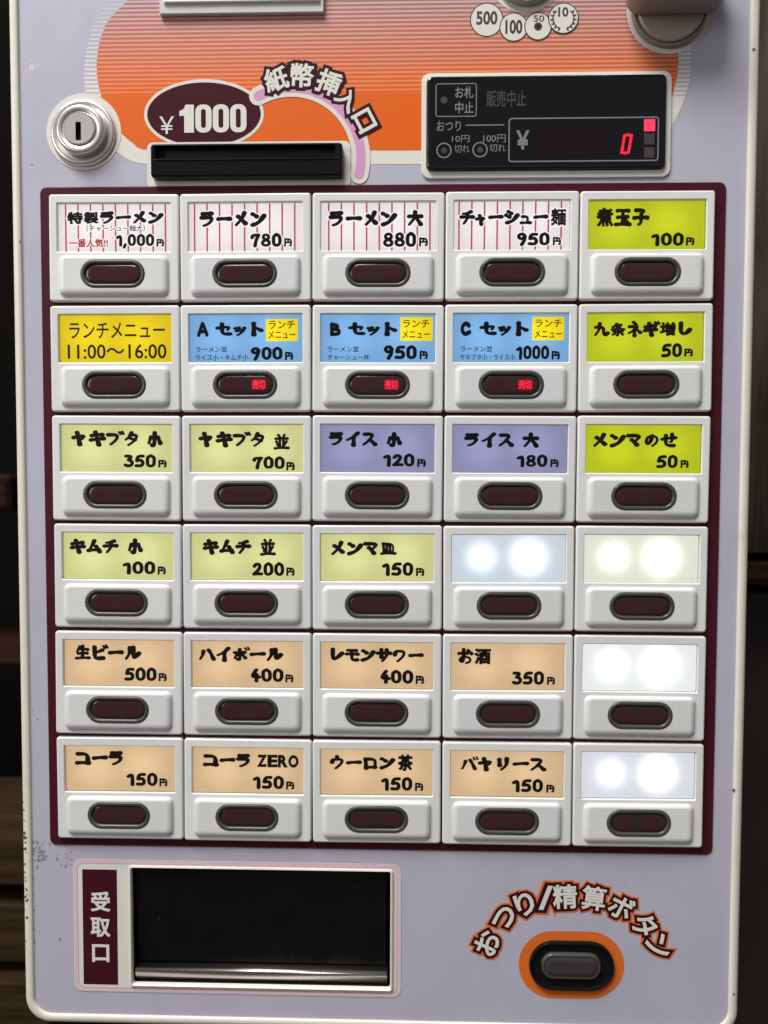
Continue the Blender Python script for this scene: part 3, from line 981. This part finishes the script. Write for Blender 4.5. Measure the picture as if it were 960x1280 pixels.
def make_card(rc):
    m = M()
    H = 1.35
    if rc in BLANKS:
        m.rect(-WW / 2, WW / 2, WC - WH / 2, WC + WH / 2, H, BLANKS[rc])
        return m
    colr, _, win, words = CARD[rc]
    m.rect(-WW / 2, WW / 2, WC - WH / 2, WC + WH / 2, H, CARDS[colr])
    fx = lambda x: -WW / 2 + WW * (x - win[0]) / (win[1] - win[0])
    fy = lambda y: WC + WH / 2 - WH * (y - win[2]) / (win[3] - win[2])
    if colr == 'pink':
        x0 = {0: 0.068, 1: 0.050, 2: 0.070, 3: 0.046}[rc[1]]
        for k in range(9):
            a = -WW / 2 + WW * (x0 + 0.1095 * k)
            m.rect(a - 0.34, a + 0.34, WC - WH / 2 + 0.1, WC + WH / 2 - 0.1, H + 0.03, STRIPERED)
    for i, (s, x0, x1, y0, y1, wt, ink) in enumerate(words):
        box = (fx(x0), fx(x1), fy(y1), fy(y0))
        if s == '#':
            m.rect(box[0], box[1], box[2], box[3], H + 0.05, ink)
            continue
        if wt == B1:
            wgt = 1.45 if s == '円' else (1.42 if s[0] in '0123456789' else 1.52)
            if colr == 'pink':
                m.brush(s, box, H + 0.06, HALO, grow=8.5, weight=wgt)
            m.brush(s, box, H + 0.12, ink, weight=wgt)
            continue
        if colr == 'pink':
            m.text(s, box, H + 0.06, HALO, bold=wt, grow=0.075 if wt != B0 else 0.11, relief=0.02)
        m.text(s, box, H + 0.11, ink, bold=wt, relief=0.02)
    return m


housing_me = key_me = bezel_me = lens_me = cover_me = None
shared = {}


def instance(name, maker, parent):
    if name not in shared:
        shared[name] = maker().build(name, parent)
        return shared[name]
    o = shared[name].copy()
    COL.objects.link(o)
    o.parent = parent
    return o


def make_cover():
    return M().rect(-WW / 2, WW / 2, WC - WH / 2, WC + WH / 2, 2.2, COVER)


def lit_word():
    m = M()
    m.loft([(rrect(6.6, 4.6, 1.6, 6.0, LC + 0.1, 4), T + 1.44), (rrect(6.2, 4.2, 1.4, 6.0, LC + 0.1, 4), T + 1.46)], REDSOFT)
    m.text('売切', (3.2, 8.8, LC - 1.9, LC + 2.1), T + 1.5, REDLED, bold=0.025, relief=0.02)
    return m


GX, GB = 0.0, 0.0
for r in range(6):
    for c in range(5):
        ca, cb = (c - 2) * PX, (2.5 - r) * PY
        if (r, c) == (0, 0):
            u = make_housing().build("order_button")
            proto = u
        else:
            u = proto.copy()
            COL.objects.link(u)
        u.parent = machine
        ja, jb = random.uniform(-0.10, 0.10), random.uniform(-0.10, 0.10)
        u.location = Vector(((ca + ja) * MM, 0, (cb + jb) * MM)) - machine.location
        u.rotation_euler = (math.radians(random.uniform(-0.4, 0.4)), math.radians(random.uniform(-0.22, 0.22)), math.radians(random.uniform(-0.4, 0.4)))
        if (r, c) in BLANKS:
            u["label"] = {(3, 3): "order button with a blank lit window, bluish white", (3, 4): "order button with a blank lit window, above two other blank ones",
                          (4, 4): "order button with a blank lit window, between two other blank ones", (5, 4): "order button with a blank lit window, in the bottom row"}[(r, c)]
        else:
            u["label"] = "order button with " + CARD[(r, c)][1] + " " + FIRST[(r, c)]
        cd = make_card((r, c)).build("menu_card")
        cd.parent = u
        cd.rotation_euler = (0, math.radians(random.uniform(-0.35, 0.35)), 0)
        for nm, mk in (("window_cover", make_cover), ("push_key", make_key), ("lamp_bezel", make_bezel), ("lamp_lens", make_lens)):
            if nm in shared:
                o = shared[nm].copy()
                COL.objects.link(o)
            else:
                o = shared[nm] = mk().build(nm)
            o.parent = u
            o.location = (0, 0, 0)
        if r == 1 and c in (1, 2, 3):
            if "lit_word" in shared:
                o = shared["lit_word"].copy()
                COL.objects.link(o)
            else:
                o = shared["lit_word"] = lit_word().build("sold_out_light")
            o.parent = u
            o.location = (0, 0, 0)

# ---- lock
la, lb = at(104.8, 165)
k = M()
k.poly(circ(16.6, la, lb, 56), 0.22, PRINTWHITE)
k.build("lock_surround", machine, (la, lb, 0.2))
la, lb = at(104.8, 167)
k = M()
k.loft([(circ(14.3, la, lb, 56), 0.2), (circ(14.3, la, lb, 56), 1.2), (circ(13.8, la, lb, 56), 1.7), (circ(13.0, la, lb, 56), 1.9), (circ(11.6, la, lb, 56), 1.6),
        (circ(10.9, la, lb, 56), 1.3), (circ(10.7, la, lb, 56), 1.2)], CHROME, smooth_=True)
lock = k.build("lock", machine, (la, lb, 0))
k = M()
k.loft([(circ(10.5, la, lb, 56), 1.2), (circ(10.5, la, lb, 56), 4.2), (circ(10.2, la, lb, 56), 4.8), (circ(9.5, la, lb, 56), 5.1), (circ(7.6, la, lb, 56), 4.9), (circ(7.0, la, lb, 56), 4.0), (circ(6.9, la, lb, 56), 1.5)], CHROME, cap=False, smooth_=True)
k.build("lock_barrel", lock, (la, lb, 5))
k = M()
SL = lambda w_, h_: rrect(w_, h_, 0.2, la - 0.3, lb - 1.2, 8)
k.loft([(circ(6.8, la, lb, 36), 1.5), (circ(6.8, la, lb, 36), 4.9), (circ(6.5, la, lb, 36), 5.2)], CHROME, cap=False, smooth_=True)
k.loft([(circ(6.5, la, lb, 36), 5.2), (SL(2.4, 7.8), 5.15)], CHROME, cap=False)
k.loft([(SL(2.4, 7.8), 5.15), (SL(2.3, 7.7), 2.4)], BLACKIN)
k.build("key_plug", lock, (la, lb, 9))

# ---- price oval
oa, ob = at(255, 143)
k = M()
k.poly(circ(26.4, oa, ob, 64, 15.0), 0.22, PRINTWHITE)
k.poly(circ(25.0, oa, ob, 64, 13.6), 0.29, MAROONP)


def pbox(x0, x1, y0, y1, h=0.0):
    """measured box of the photograph on the plane h"""
    a0, b1_ = at((x0), (y0 + y1) / 2, h)[0], at((x0 + x1) / 2, y0, h)[1]
    a1, b0_ = at((x1), (y0 + y1) / 2, h)[0], at((x0 + x1) / 2, y1, h)[1]
    return a0, a1, b0_, b1_


bx0, bx1, by0, by1 = pbox(222, 309, 131, 166)


def slab_digit(m, ch, a0, a1, b0, b1, h, ink, hole):
    w_ = a1 - a0
    if ch == '1':
        m.poly([(a0 + w_ * .32, b0), (a1 - w_ * .02, b0), (a1 - w_ * .02, b1), (a0 + w_ * .42, b1), (a0 + w_ * .30, b1 - w_ * .28), (a0, b1 - w_ * .42), (a0, b1 - w_ * .75), (a0 + w_ * .32, b1 - w_ * .72)], h, ink)
        return
    ca, cb = (a0 + a1) / 2, (b0 + b1) / 2
    m.loft([(rrect(w_, b1 - b0, w_ * .42, ca, cb, 6), h), (rrect(w_ * hole, (b1 - b0) * .68, w_ * hole * .5, ca, cb, 6), h)], ink, cap=False)


dw = (bx1 - bx0) / 4
for i, ch in enumerate('1000'):
    slab_digit(k, ch, bx0 + dw * i + (0.9 if i == 0 else 0.25), bx0 + dw * (i + 1) - 0.25, by0, by1, 0.36, PRINTWHITE, 0.30)
k.text('￥', pbox(199.5, 218, 146, 168), 0.36, PRINTWHITE, bold=0.006)
k.build("price_emblem", machine, (oa, ob, 0.2))

# ---- pink arc and its caption round the bill slot
ac, ab = at(364, 199)
arc = M()
R0 = 30.6


def band(m, r0, r1, t0, t1, h, mat_, n=36):
    pts = [(ac + r1 * math.cos(t0 + (t1 - t0) * i / n), ab + r1 * math.sin(t0 + (t1 - t0) * i / n)) for i in range(n + 1)]
    rm = (r1 - r0) / 2
    te = t1
    cx_, cy_ = ac + (r0 + rm) * math.cos(te), ab + (r0 + rm) * math.sin(te)
    pts += [(cx_ + rm * math.cos(te + math.pi * i / 8), cy_ + rm * math.sin(te + math.pi * i / 8)) for i in range(1, 8)]
    pts += [(ac + r0 * math.cos(t1 + (t0 - t1) * i / n), ab + r0 * math.sin(t1 + (t0 - t1) * i / n)) for i in range(n + 1)]
    cx_, cy_ = ac + (r0 + rm) * math.cos(t0), ab + (r0 + rm) * math.sin(t0)
    pts += [(cx_ + rm * math.cos(t0 + math.pi + math.pi * i / 8), cy_ + rm * math.sin(t0 + math.pi + math.pi * i / 8)) for i in range(1, 8)]
    m.poly(pts, h, mat_)


band(arc, R0 - 4.0, R0 + 4.0, math.radians(-13), math.radians(118), 0.32, PRINTWHITE)
band(arc, R0 - 2.0, R0 + 2.0, math.radians(-13), math.radians(118), 0.38, PINK)
arc.build("slot_arc", machine, (ac, ab, 0.3))


def caption(m, chars, h, size, inks, bold=0.045):
    """chars: (character, px, py, turn in degrees clockwise, width scale, height scale); inks: [(material, grow)] from the back"""
    for li, (mt, grow) in enumerate(inks):
        for ci, (ch, px, py, dg_, kx, ky) in enumerate(chars):
            a, b_ = at(px, py)
            w_, h_ = size * kx, size * ky
            m.text(ch, (a - w_ / 2, a + w_ / 2, b_ - h_ / 2, b_ + h_ / 2), h + 0.07 * li + 0.002 * ci, mt, bold=bold, grow=grow, rot=-math.radians(dg_), relief=0.025)


k = M()
caption(k, [('紙', 345.6, 99.7, -15, 1, 1), ('幣', 378, 95, 3, 1, 1), ('挿', 411, 104, 22, 1, 1.02), ('入', 434, 125.5, 45, .95, .85), ('口', 455.3, 151.8, 62, .85, .85)], 0.46, 10.4, [(OUTLINE, 0.125), (PRINTWHITE, 0.0)], 0.028)
k.build("slot_caption", machine, (*at(400, 120), 0.5))

# ---- bill slot
sa, sb = at(307.5, 199.5, 4.5)
sw, sh = 83.6, 14.4
k = M()
k.poly(rrect(sw + 5.8, sh + 5.4, 2.6, sa + 0.2, sb - 0.5, 5), 0.42, PRINTWHITE)
k.build("slot_surround", machine, (sa, sb, 0.4))
k = M()
S = lambda d, h: (rrect(sw - 2 * d, sh - 2 * d, max(0.3, 1.6 - d), sa, sb, 4), h)
G = lambda d, h, hh=0: (rrect(sw - 5.4 - 2 * d, 5.2 - 2 * d, 0.4, sa - 0.6, sb + 3.6 - hh, 4), h)
k.loft([S(0, 0.4), S(0, 3.6), S(0.25, 4.2), S(0.9, 4.6), G(-0.25, 4.5), G(0, 4.2), G(0.1, 2.4, 0.1)], BLACK, cap=False)
k.loft([G(0.1, 2.4, 0.1), G(0.3, 0.8, 0.1)], BLACKIN)
k.box(sa - sw / 2 + 1.4, sa + sw / 2 - 1.4, sb - 0.2, sb + 0.35, 4.4, 4.85, BLACK, 0.2)
k.build("bill_slot", machine, (sa, sb, 0))

# ---- display
da, db = at(682.5, 153.2, 2)
dw_, dh = 102.4, 39.6
k = M()
k.loft([(rrect(dw_ + 5.0, dh + 5.4, 3.6, da + 0.2, db - 0.4, 5), 0.30), (rrect(dw_ + 4.4, dh + 4.8, 3.4, da + 0.2, db - 0.4, 5), 0.9), (rrect(dw_ + 0.5, dh + 0.5, 2.5, da, db, 5), 1.1)], PRINTWHITE, cap=False)
k.build("display_surround", machine, (da, db, 0.3))
k = M()
D = lambda d, h: (rrect(dw_ - 2 * d, dh - 2 * d, max(0.5, 2.4 - d), da, db, 5), h)
k.loft([D(0, 0.5), D(0, 1.9), D(0.2, 2.4), D(0.9, 2.7), D(1.3, 2.6)], GLOSSBLACK, cap=True)
disp = k.build("display", machine, (da, db, 0))
k = M()
HD = 2.66


def px_ring(m, x0, x1, y0, y1, rad, th, h, mat_):
    a0, a1, b0, b1 = pbox(x0, x1, y0, y1, h)
    ca, cb, w_, hh = (a0 + a1) / 2, (b0 + b1) / 2, a1 - a0, b1 - b0
    m.loft([(rrect(w_, hh, rad, ca, cb, 5), h), (rrect(w_ - 2 * th, hh - 2 * th, max(0.1, rad - th), ca, cb, 5), h)], mat_, cap=False)


px_ring(k, 544.5, 596, 104, 146, 1.2, 0.40, HD, DISPINK)
k.text('お札', pbox(569, 592, 108, 123, HD), HD, DISPINK, 0.012)
k.text('中止', pbox(569, 592, 127, 142, HD), HD, DISPINK, 0.012)
k.poly(circ(1.5, *at(555, 125, HD), 16), HD + .01, LEDOFF)
k.text('販売中止', pbox(608, 658, 113, 134, HD), HD, DISPFAINT, 0.02)
k.text('おつり', pbox(546, 576, 151, 164, HD), HD, DISPINK, 0.006)
k.rect(*pbox(582, 630, 155.6, 157, HD), HD, DISPINK)
k.text('10円', pbox(565, 587, 169, 178, HD), HD, DISPINK, 0.002)
k.text('切れ', pbox(568, 587, 181, 191, HD), HD, DISPINK, 0.002)
k.text('100円', pbox(604, 632, 168, 178, HD), HD, DISPINK, 0.002)
k.text('切れ', pbox(612, 632, 180, 190, HD), HD, DISPINK, 0.002)
for qx, qy in ((555, 188), (600, 187)):
    qa, qb = at(qx, qy, HD)
    k.loft([(circ(3.3, qa, qb, 28), HD), (circ(2.75, qa, qb, 28), HD)], DISPINK, cap=False)
    k.poly(circ(1.3, qa, qb, 16), HD, LEDOFF)
px_ring(k, 635.5, 823.5, 146.5, 202, 1.4, 0.55, HD, DISPINK)
k.text('￥', pbox(645, 662, 163, 187, HD), HD, DISPINK, 0.03)
k.build("display_print", disp, (da, db, HD))
k = M()
k.rect(*pbox(671, 760, 160, 193, HD), HD - .02, pmat("led_window_tint", (0.012, 0.004, 0.005), 0.12, noise=0.2))
k.rect(*pbox(805, 818, 166.5, 180.5, HD), HD + .02, LEDOFF)
k.rect(*pbox(805, 818, 184, 197, HD), HD + .02, LEDOFF)
k.build("indicator_lamp", disp, (*at(811, 182, HD), HD))
k = M()
k.rect(*pbox(805, 819, 149, 164, HD), HD + .02, pmat("red_pink_led", (0.3, 0.01, 0.03), 0.4, emit=(1.0, 0.05, 0.14), emit_s=0.85))
k.build("indicator_lamp", disp, (*at(811, 156, HD), HD))["label"] = "glowing red square indicator lamp"
# seven segment zero
k = M()
za0, za1, zb0, zb1 = pbox(776, 790, 167, 193, HD)
zs, zt = 0.16, 1.15
zw, zh = za1 - za0, zb1 - zb0


def seg(pts):
    k.poly([(x + zs * (y - zb0), y) for x, y in pts], HD + 0.04, REDLED)


zA0, zA1 = za0 - 0.3, za1 - zs * zh + 0.4
g = 0.14
seg([(zA0 + zt + g, zb1), (zA1 - zt - g, zb1), (zA1 - zt - g, zb1 - zt), (zA0 + zt + g, zb1 - zt)])
seg([(zA0 + zt + g, zb0 + zt), (zA1 - zt - g, zb0 + zt), (zA1 - zt - g, zb0), (zA0 + zt + g, zb0)])
zm = (zb0 + zb1) / 2
for x in (zA0, zA1 - zt):
    seg([(x, zb0 + 0.3), (x + zt, zb0 + 0.3), (x + zt, zm - g), (x, zm - g)])
    seg([(x, zm + g), (x + zt, zm + g), (x + zt, zb1 - 0.3), (x, zb1 - 0.3)])
k.build("led_digit", disp, ((za0 + za1) / 2, zm, HD))["label"] = "glowing red zero"

# ---- coin marks
COINEDGE = pmat("dark_line_print", (0.05, 0.03, 0.03), 0.4, noise=0.1)
coins = [("500", 608.3, 25.2, 20.4, 0), ("100", 642, 34.4, 17.4, 0.07), ("50", 672.4, 33.5, 16.8, 0.14), ("10", 704, 23.6, 18.6, 0.21)]
for s, px, py, rp, dh_ in coins:
    a, b_ = at(px, py)
    r_ = rp * 0.3525
    k = M()
    k.poly(circ(r_, a, b_, 40), 0.23 + dh_, COINEDGE)
    k.poly(circ(r_ - 0.45, a, b_, 40), 0.27 + dh_, PRINTWHITE)
    hh = 0.31 + dh_
    if s == "500":
        k.text(s, (a - 4.5, a + 4.6, b_ - 2.1, b_ + 3.7), hh, COINEDGE, 0.03)
    elif s == "100":
        k.text(s, (a - 3.6, a + 3.7, b_ - 2.9, b_ + 3.1), hh, COINEDGE, 0.035)
    elif s == "50":
        k.text(s, (a - 1.9, a + 2.6, b_ + 1.9, b_ + 4.6), hh, COINEDGE, 0.01)
        k.poly(circ(1.75, a, b_ - 0.1, 24), hh, COINEDGE)
        k.poly(circ(0.8, a, b_ - 0.1, 20), hh + 0.03, MAROONP)
    else:
        k.text(s, (a - 2.3, a + 2.1, b_ + 0.6, b_ + 4.7), hh, COINEDGE, 0.03)
        for side in (-1, 1):
            for i in range(6):
                t = math.radians(-90 + side * (16 + 20.5 * i))
                lx, ly = a + 4.3 * math.cos(t), b_ + 4.3 * math.sin(t) - 0.1
                d_ = t + side * math.radians(62)
                for sg in (-1, 1):
                    dd = d_ + sg * 0.5
                    ux, uy = math.cos(dd), math.sin(dd)
                    vx, vy = -uy, ux
                    k.poly([(lx, ly), (lx + ux * 0.9 + vx * 0.42, ly + uy * 0.9 + vy * 0.42), (lx + ux * 1.8, ly + uy * 1.8), (lx + ux * 0.9 - vx * 0.42, ly + uy * 0.9 - vy * 0.42)], hh + 0.003 * i + 0.001 * (sg + 2), COINEDGE)
    k.build("coin_mark", machine, (a, b_, 0.25))["label"] = "printed coin circle reading " + s

# ---- coin entry above, only its lower edge in view
a, b_ = at(657, -30, 0)
k = M()
k.poly(circ(15.6, a, b_, 40), 0.22, PRINTWHITE)
k.loft([(circ(13.0, a, b_, 40), 0.2), (circ(13.0, a, b_, 40), 2.0), (circ(12.0, a, b_, 40), 3.0), (rrect(3.2, 18, 0.4, a, b_, 9), 2.6), (rrect(3.0, 17.6, 0.4, a, b_, 9), -4)], BRONZE, smooth_=False)
k.build("coin_slot", machine, (a, b_, 0))

# ---- coin return knob
a, b_ = at(836, 13, 0)
k = M()
k.poly(circ(18.0, a, b_ - 0.4, 56), 0.24, PRINTWHITE)
k.build("knob_surround", machine, (a, b_, 0.2))
k = M()
k.loft([(circ(16.2, a, b_, 56), 0.2), (circ(16.2, a, b_, 56), 1.6), (circ(15.9, a, b_, 56), 2.2), (circ(15.3, a, b_, 56), 2.4), (circ(14.9, a, b_, 56), 2.2), (circ(14.6, a, b_, 56), 1.0)], TAUPE, smooth_=True)
k.loft([(circ(14.4, a, b_, 56), 1.0), (circ(14.4, a, b_, 56), 3.0), (circ(14.1, a, b_, 56), 3.5), (circ(13.6, a, b_, 56), 3.7)], BRONZE, smooth_=True)
knob = k.build("return_knob", machine, (a, b_, 0))
k = M()
gb_ = at(838, 19, 3.7)[1] + 11
KB = lambda d, h: (rrect(40 - 2 * d, 22 - 2 * d, 5.5 - d * 0.5, a + 0.4, gb_, 8), h)
k.loft([KB(0.5, 3.6), KB(0, 4.6), KB(0, 15), KB(0.8, 17.5), KB(2.4, 19.4), KB(4.6, 20.2)], TAUPE, smooth_=True, back=True)
k.build("knob_grip", knob, (a, gb_, 9))

# ---- clear holder at the top edge
CLEAR = pmat("cloudy_acrylic", (0.60, 0.59, 0.58), 0.18, noise=0.05, nscale=60)
PAPER = pmat("white_insert", (0.86, 0.85, 0.84), 0.35, noise=0.02)
a0, a1, b0, b1 = pbox(200, 405, -96, 18.5, 1)
k = M()
k.box(a0, a1, b0, b1, 0.2, 2.2, CLEAR, 0.35)
holder = k.build("notice_holder", machine, ((a0 + a1) / 2, (b0 + b1) / 2, 0))
k = M()
k.box(a0 + 2.0, a1 - 1.6, b0 + 4.2, b1 - 2, 2.2, 3.4, PAPER, 0.4)
k.build("notice_insert", holder, ((a0 + a1) / 2, (b0 + b1) / 2, 2))

# ---- outlet
st_a, st_b, st_w, st_h = -64.0, -185.6, 150.4, 62.2
hole = lambda n=8: rrect(HW, HH, 1.2, HA, HB, n)
k = M()
k.loft([(rrect(st_w, st_h, 4.2, st_a, st_b, 8), 0.20), (hole(), 0.20)], PRINTWHITE, cap=False)
PIK = lambda d, h: (rrect(st_w - 2 * d, st_h - 2 * d, 4.2 - d * .7, st_a, st_b, 8), h)
k.loft([PIK(0.25, 0.26), PIK(1.15, 0.26)], pmat("pale_pink_print", (0.68, 0.50, 0.60), 0.4), cap=False)
k.loft([PIK(1.55, 0.26), PIK(2.15, 0.26)], PINKLINE, cap=False)
stick = k.build("outlet_surround", machine, (st_a, st_b, 0.2))
k = M()
mx0, mx1, my0, my1 = pbox(104, 147, 1086.5, 1230)
k.rect(mx0, mx1, my0, my1, 0.28, MAROONP)
k.text('受', pbox(113.5, 138.5, 1114, 1139), 0.34, PRINTWHITE, 0.028)
k.text('取', pbox(113.5, 138.5, 1146.5, 1171), 0.34, PRINTWHITE, 0.028)
k.text('口', pbox(115.5, 137, 1180, 1202), 0.34, PRINTWHITE, 0.028)
k.build("outlet_caption", machine, ((mx0 + mx1) / 2, (my0 + my1) / 2, 0.3))
# recess
k = M()
O = lambda d, h: (rrect(HW - 2 * d, HH - 2 * d, 1.2, HA, HB, 8), h)
k.loft([O(-1.0, 0.25), O(-0.9, 1.0), O(-0.35, 1.2), O(0.1, 0.6), O(0.2, -1.0)], CREAM, cap=False)
k.loft([O(0.2, -1.0), O(0.4, -26), O(1.5, -60)], BLACKIN)
outlet = k.build("ticket_outlet", machine, (HA, HB, 0))
# smoked flap, slightly tilted, hanging inside the opening
k = M()
f0, f1 = HA - HW / 2 + 0.5, HA + HW / 2 - 1.9
ft, fb_ = HB + HH / 2 - 0.6, HB - HH / 2 + 7.6
k.loft([([(f0, fb_), (f1, fb_), (f1, ft), (f0, ft)], [-6.5, -6.5, -3.0, -3.0]), ([(f0 + .3, fb_ + .3), (f1 - .3, fb_ + .3), (f1 - .3, ft - .3), (f0 + .3, ft - .3)], [-5.0, -5.0, -1.6, -1.6])], SMOKED, back=True)
k.build("outlet_flap", outlet, (HA, HB, -3))
# metal lip at the bottom of the opening
k = M()
prof = [(-8.0, 6.9), (-2.2, 6.7), (-1.3, 6.5), (-0.8, 6.1), (-0.6, 5.5), (-0.8, 4.4), (-1.3, 2.6), (-2.0, 1.0), (-3.2, 0.4), (-8.0, 0.3)]
l0, l1 = HA - HW / 2 + 1.0, HA + HW / 2 - 1.6
yb = HB - HH / 2
base = len(k.v)
for x in (l0, l1):
    for hh, q in prof:
        k.v.append((x, yb + q, hh))
n_ = len(prof)
mi = k.mat(STEEL)
for i in range(n_ - 1):
    k.f.append((i + 1, n_ + i + 1, n_ + i, i))
    k.mi.append(mi)
    k.sm.append(True)
k.f.append(tuple(range(n_)))
k.f.append(tuple(reversed(range(n_, 2 * n_))))
k.mi += [mi, mi]
k.sm += [False, False]
k.build("outlet_lip", outlet, (HA, yb + 4, -3))

# ---- payout button and caption
qa, qb = at(714, 1206)
k = M()
k.poly(rrect(47.4, 31.2, 15.5, qa, qb, 10), 0.12, ORANGED)
Z = lambda d, h: (rrect(38.2 - 2 * d, 22.6 - 2 * d, 11.2 - d, qa, qb, 10), h)
k.loft([Z(0, 0.12), Z(0, 1.2), Z(0.25, 1.7), Z(0.7, 1.9), Z(1.1, 1.7), Z(1.5, 0.5)], BLACK, smooth_=False)
pay = k.build("payout_button", machine, (qa, qb, 0))
k = M()
L2 = lambda d, h: (rrect(26.4 - 2 * d, 11.6 - 2 * d, 5.2 - d, qa - 0.3, qb + 0.2, 8), h)
k.loft([L2(-0.2, 0.4), L2(0, 1.5), L2(0.25, 2.0), L2(0.6, 2.2), L2(1.0, 2.1)], BEZEL, cap=False, smooth_=True)
k.loft([L2(1.0, 2.1), L2(1.4, 1.9), L2(1.8, 2.2), L2(2.6, 2.5), L2(3.6, 2.6)], LENSB, smooth_=True)
k.build("payout_lens", pay, (qa, qb, 2))
k = M()
caption(k, [('お', 609, 1178, -66, 1, 1), ('つ', 630, 1148, -46, 1.02, .8), ('り', 656, 1129.5, -27, .78, 1), ('/', 682, 1122, 2, .55, 1.05), ('精', 706, 1120.5, -3, 1.02, 1.05), ('算', 742, 1122.5, 7, 1.02, 1.05), ('ボ', 776.5, 1134, 26, 1, 1), ('タ', 806, 1156, 43, .92, 1), ('ン', 823.5, 1183, 62, 1, .9)], 0.12, 10.7, [(ORANGED, 0.155), (OUTLINE, 0.10), (PRINTWHITE, 0.0)], 0.024)
k.build("payout_caption", machine, (*at(714, 1150), 0.2))


# ------------------------------------------------------------------ dim things beside the machine
def bgbox(x0, x1, y0, y1, h, depth, m, name, label, cat, bev=1.5):
    a0, b1_ = at(x0, y0, h)
    a1, b0_ = at(x1, y1, h)
    o = M().box(min(a0, a1), max(a0, a1), min(b0_, b1_), max(b0_, b1_), h - depth, h, m, bev)
    return tag(o.build(name, loc=((a0 + a1) / 2, (b0_ + b1_) / 2, h - depth / 2)), label, cat)


# boards stacked low on one side
bgbox(-900, 58, 1034, 1108, -230, 120, WOODH, "wooden_board", "brown wooden board, topmost of three beside the chipped cream rim", "board")
bgbox(-900, 60, 1115, 1205, -234, 120, WOODH, "wooden_board", "brown wooden board in the middle of three beside the chipped cream rim", "board")
bgbox(-900, 62, 1210, 1330, -226, 120, WOODH, "wooden_board", "brown wooden board, lowest of three beside the chipped cream rim", "board")
bgbox(-900, 52, 815, 832, -300, 150, REDBROWN, "shelf_board", "thin reddish brown shelf edge in the dark beside the machine", "shelf")
bgbox(-300, 12, 592, 640, -330, 60, REDBROWN, "wooden_box", "dark red brown box in the gloom beside the machine", "box", 4)
# dark timber on the other side
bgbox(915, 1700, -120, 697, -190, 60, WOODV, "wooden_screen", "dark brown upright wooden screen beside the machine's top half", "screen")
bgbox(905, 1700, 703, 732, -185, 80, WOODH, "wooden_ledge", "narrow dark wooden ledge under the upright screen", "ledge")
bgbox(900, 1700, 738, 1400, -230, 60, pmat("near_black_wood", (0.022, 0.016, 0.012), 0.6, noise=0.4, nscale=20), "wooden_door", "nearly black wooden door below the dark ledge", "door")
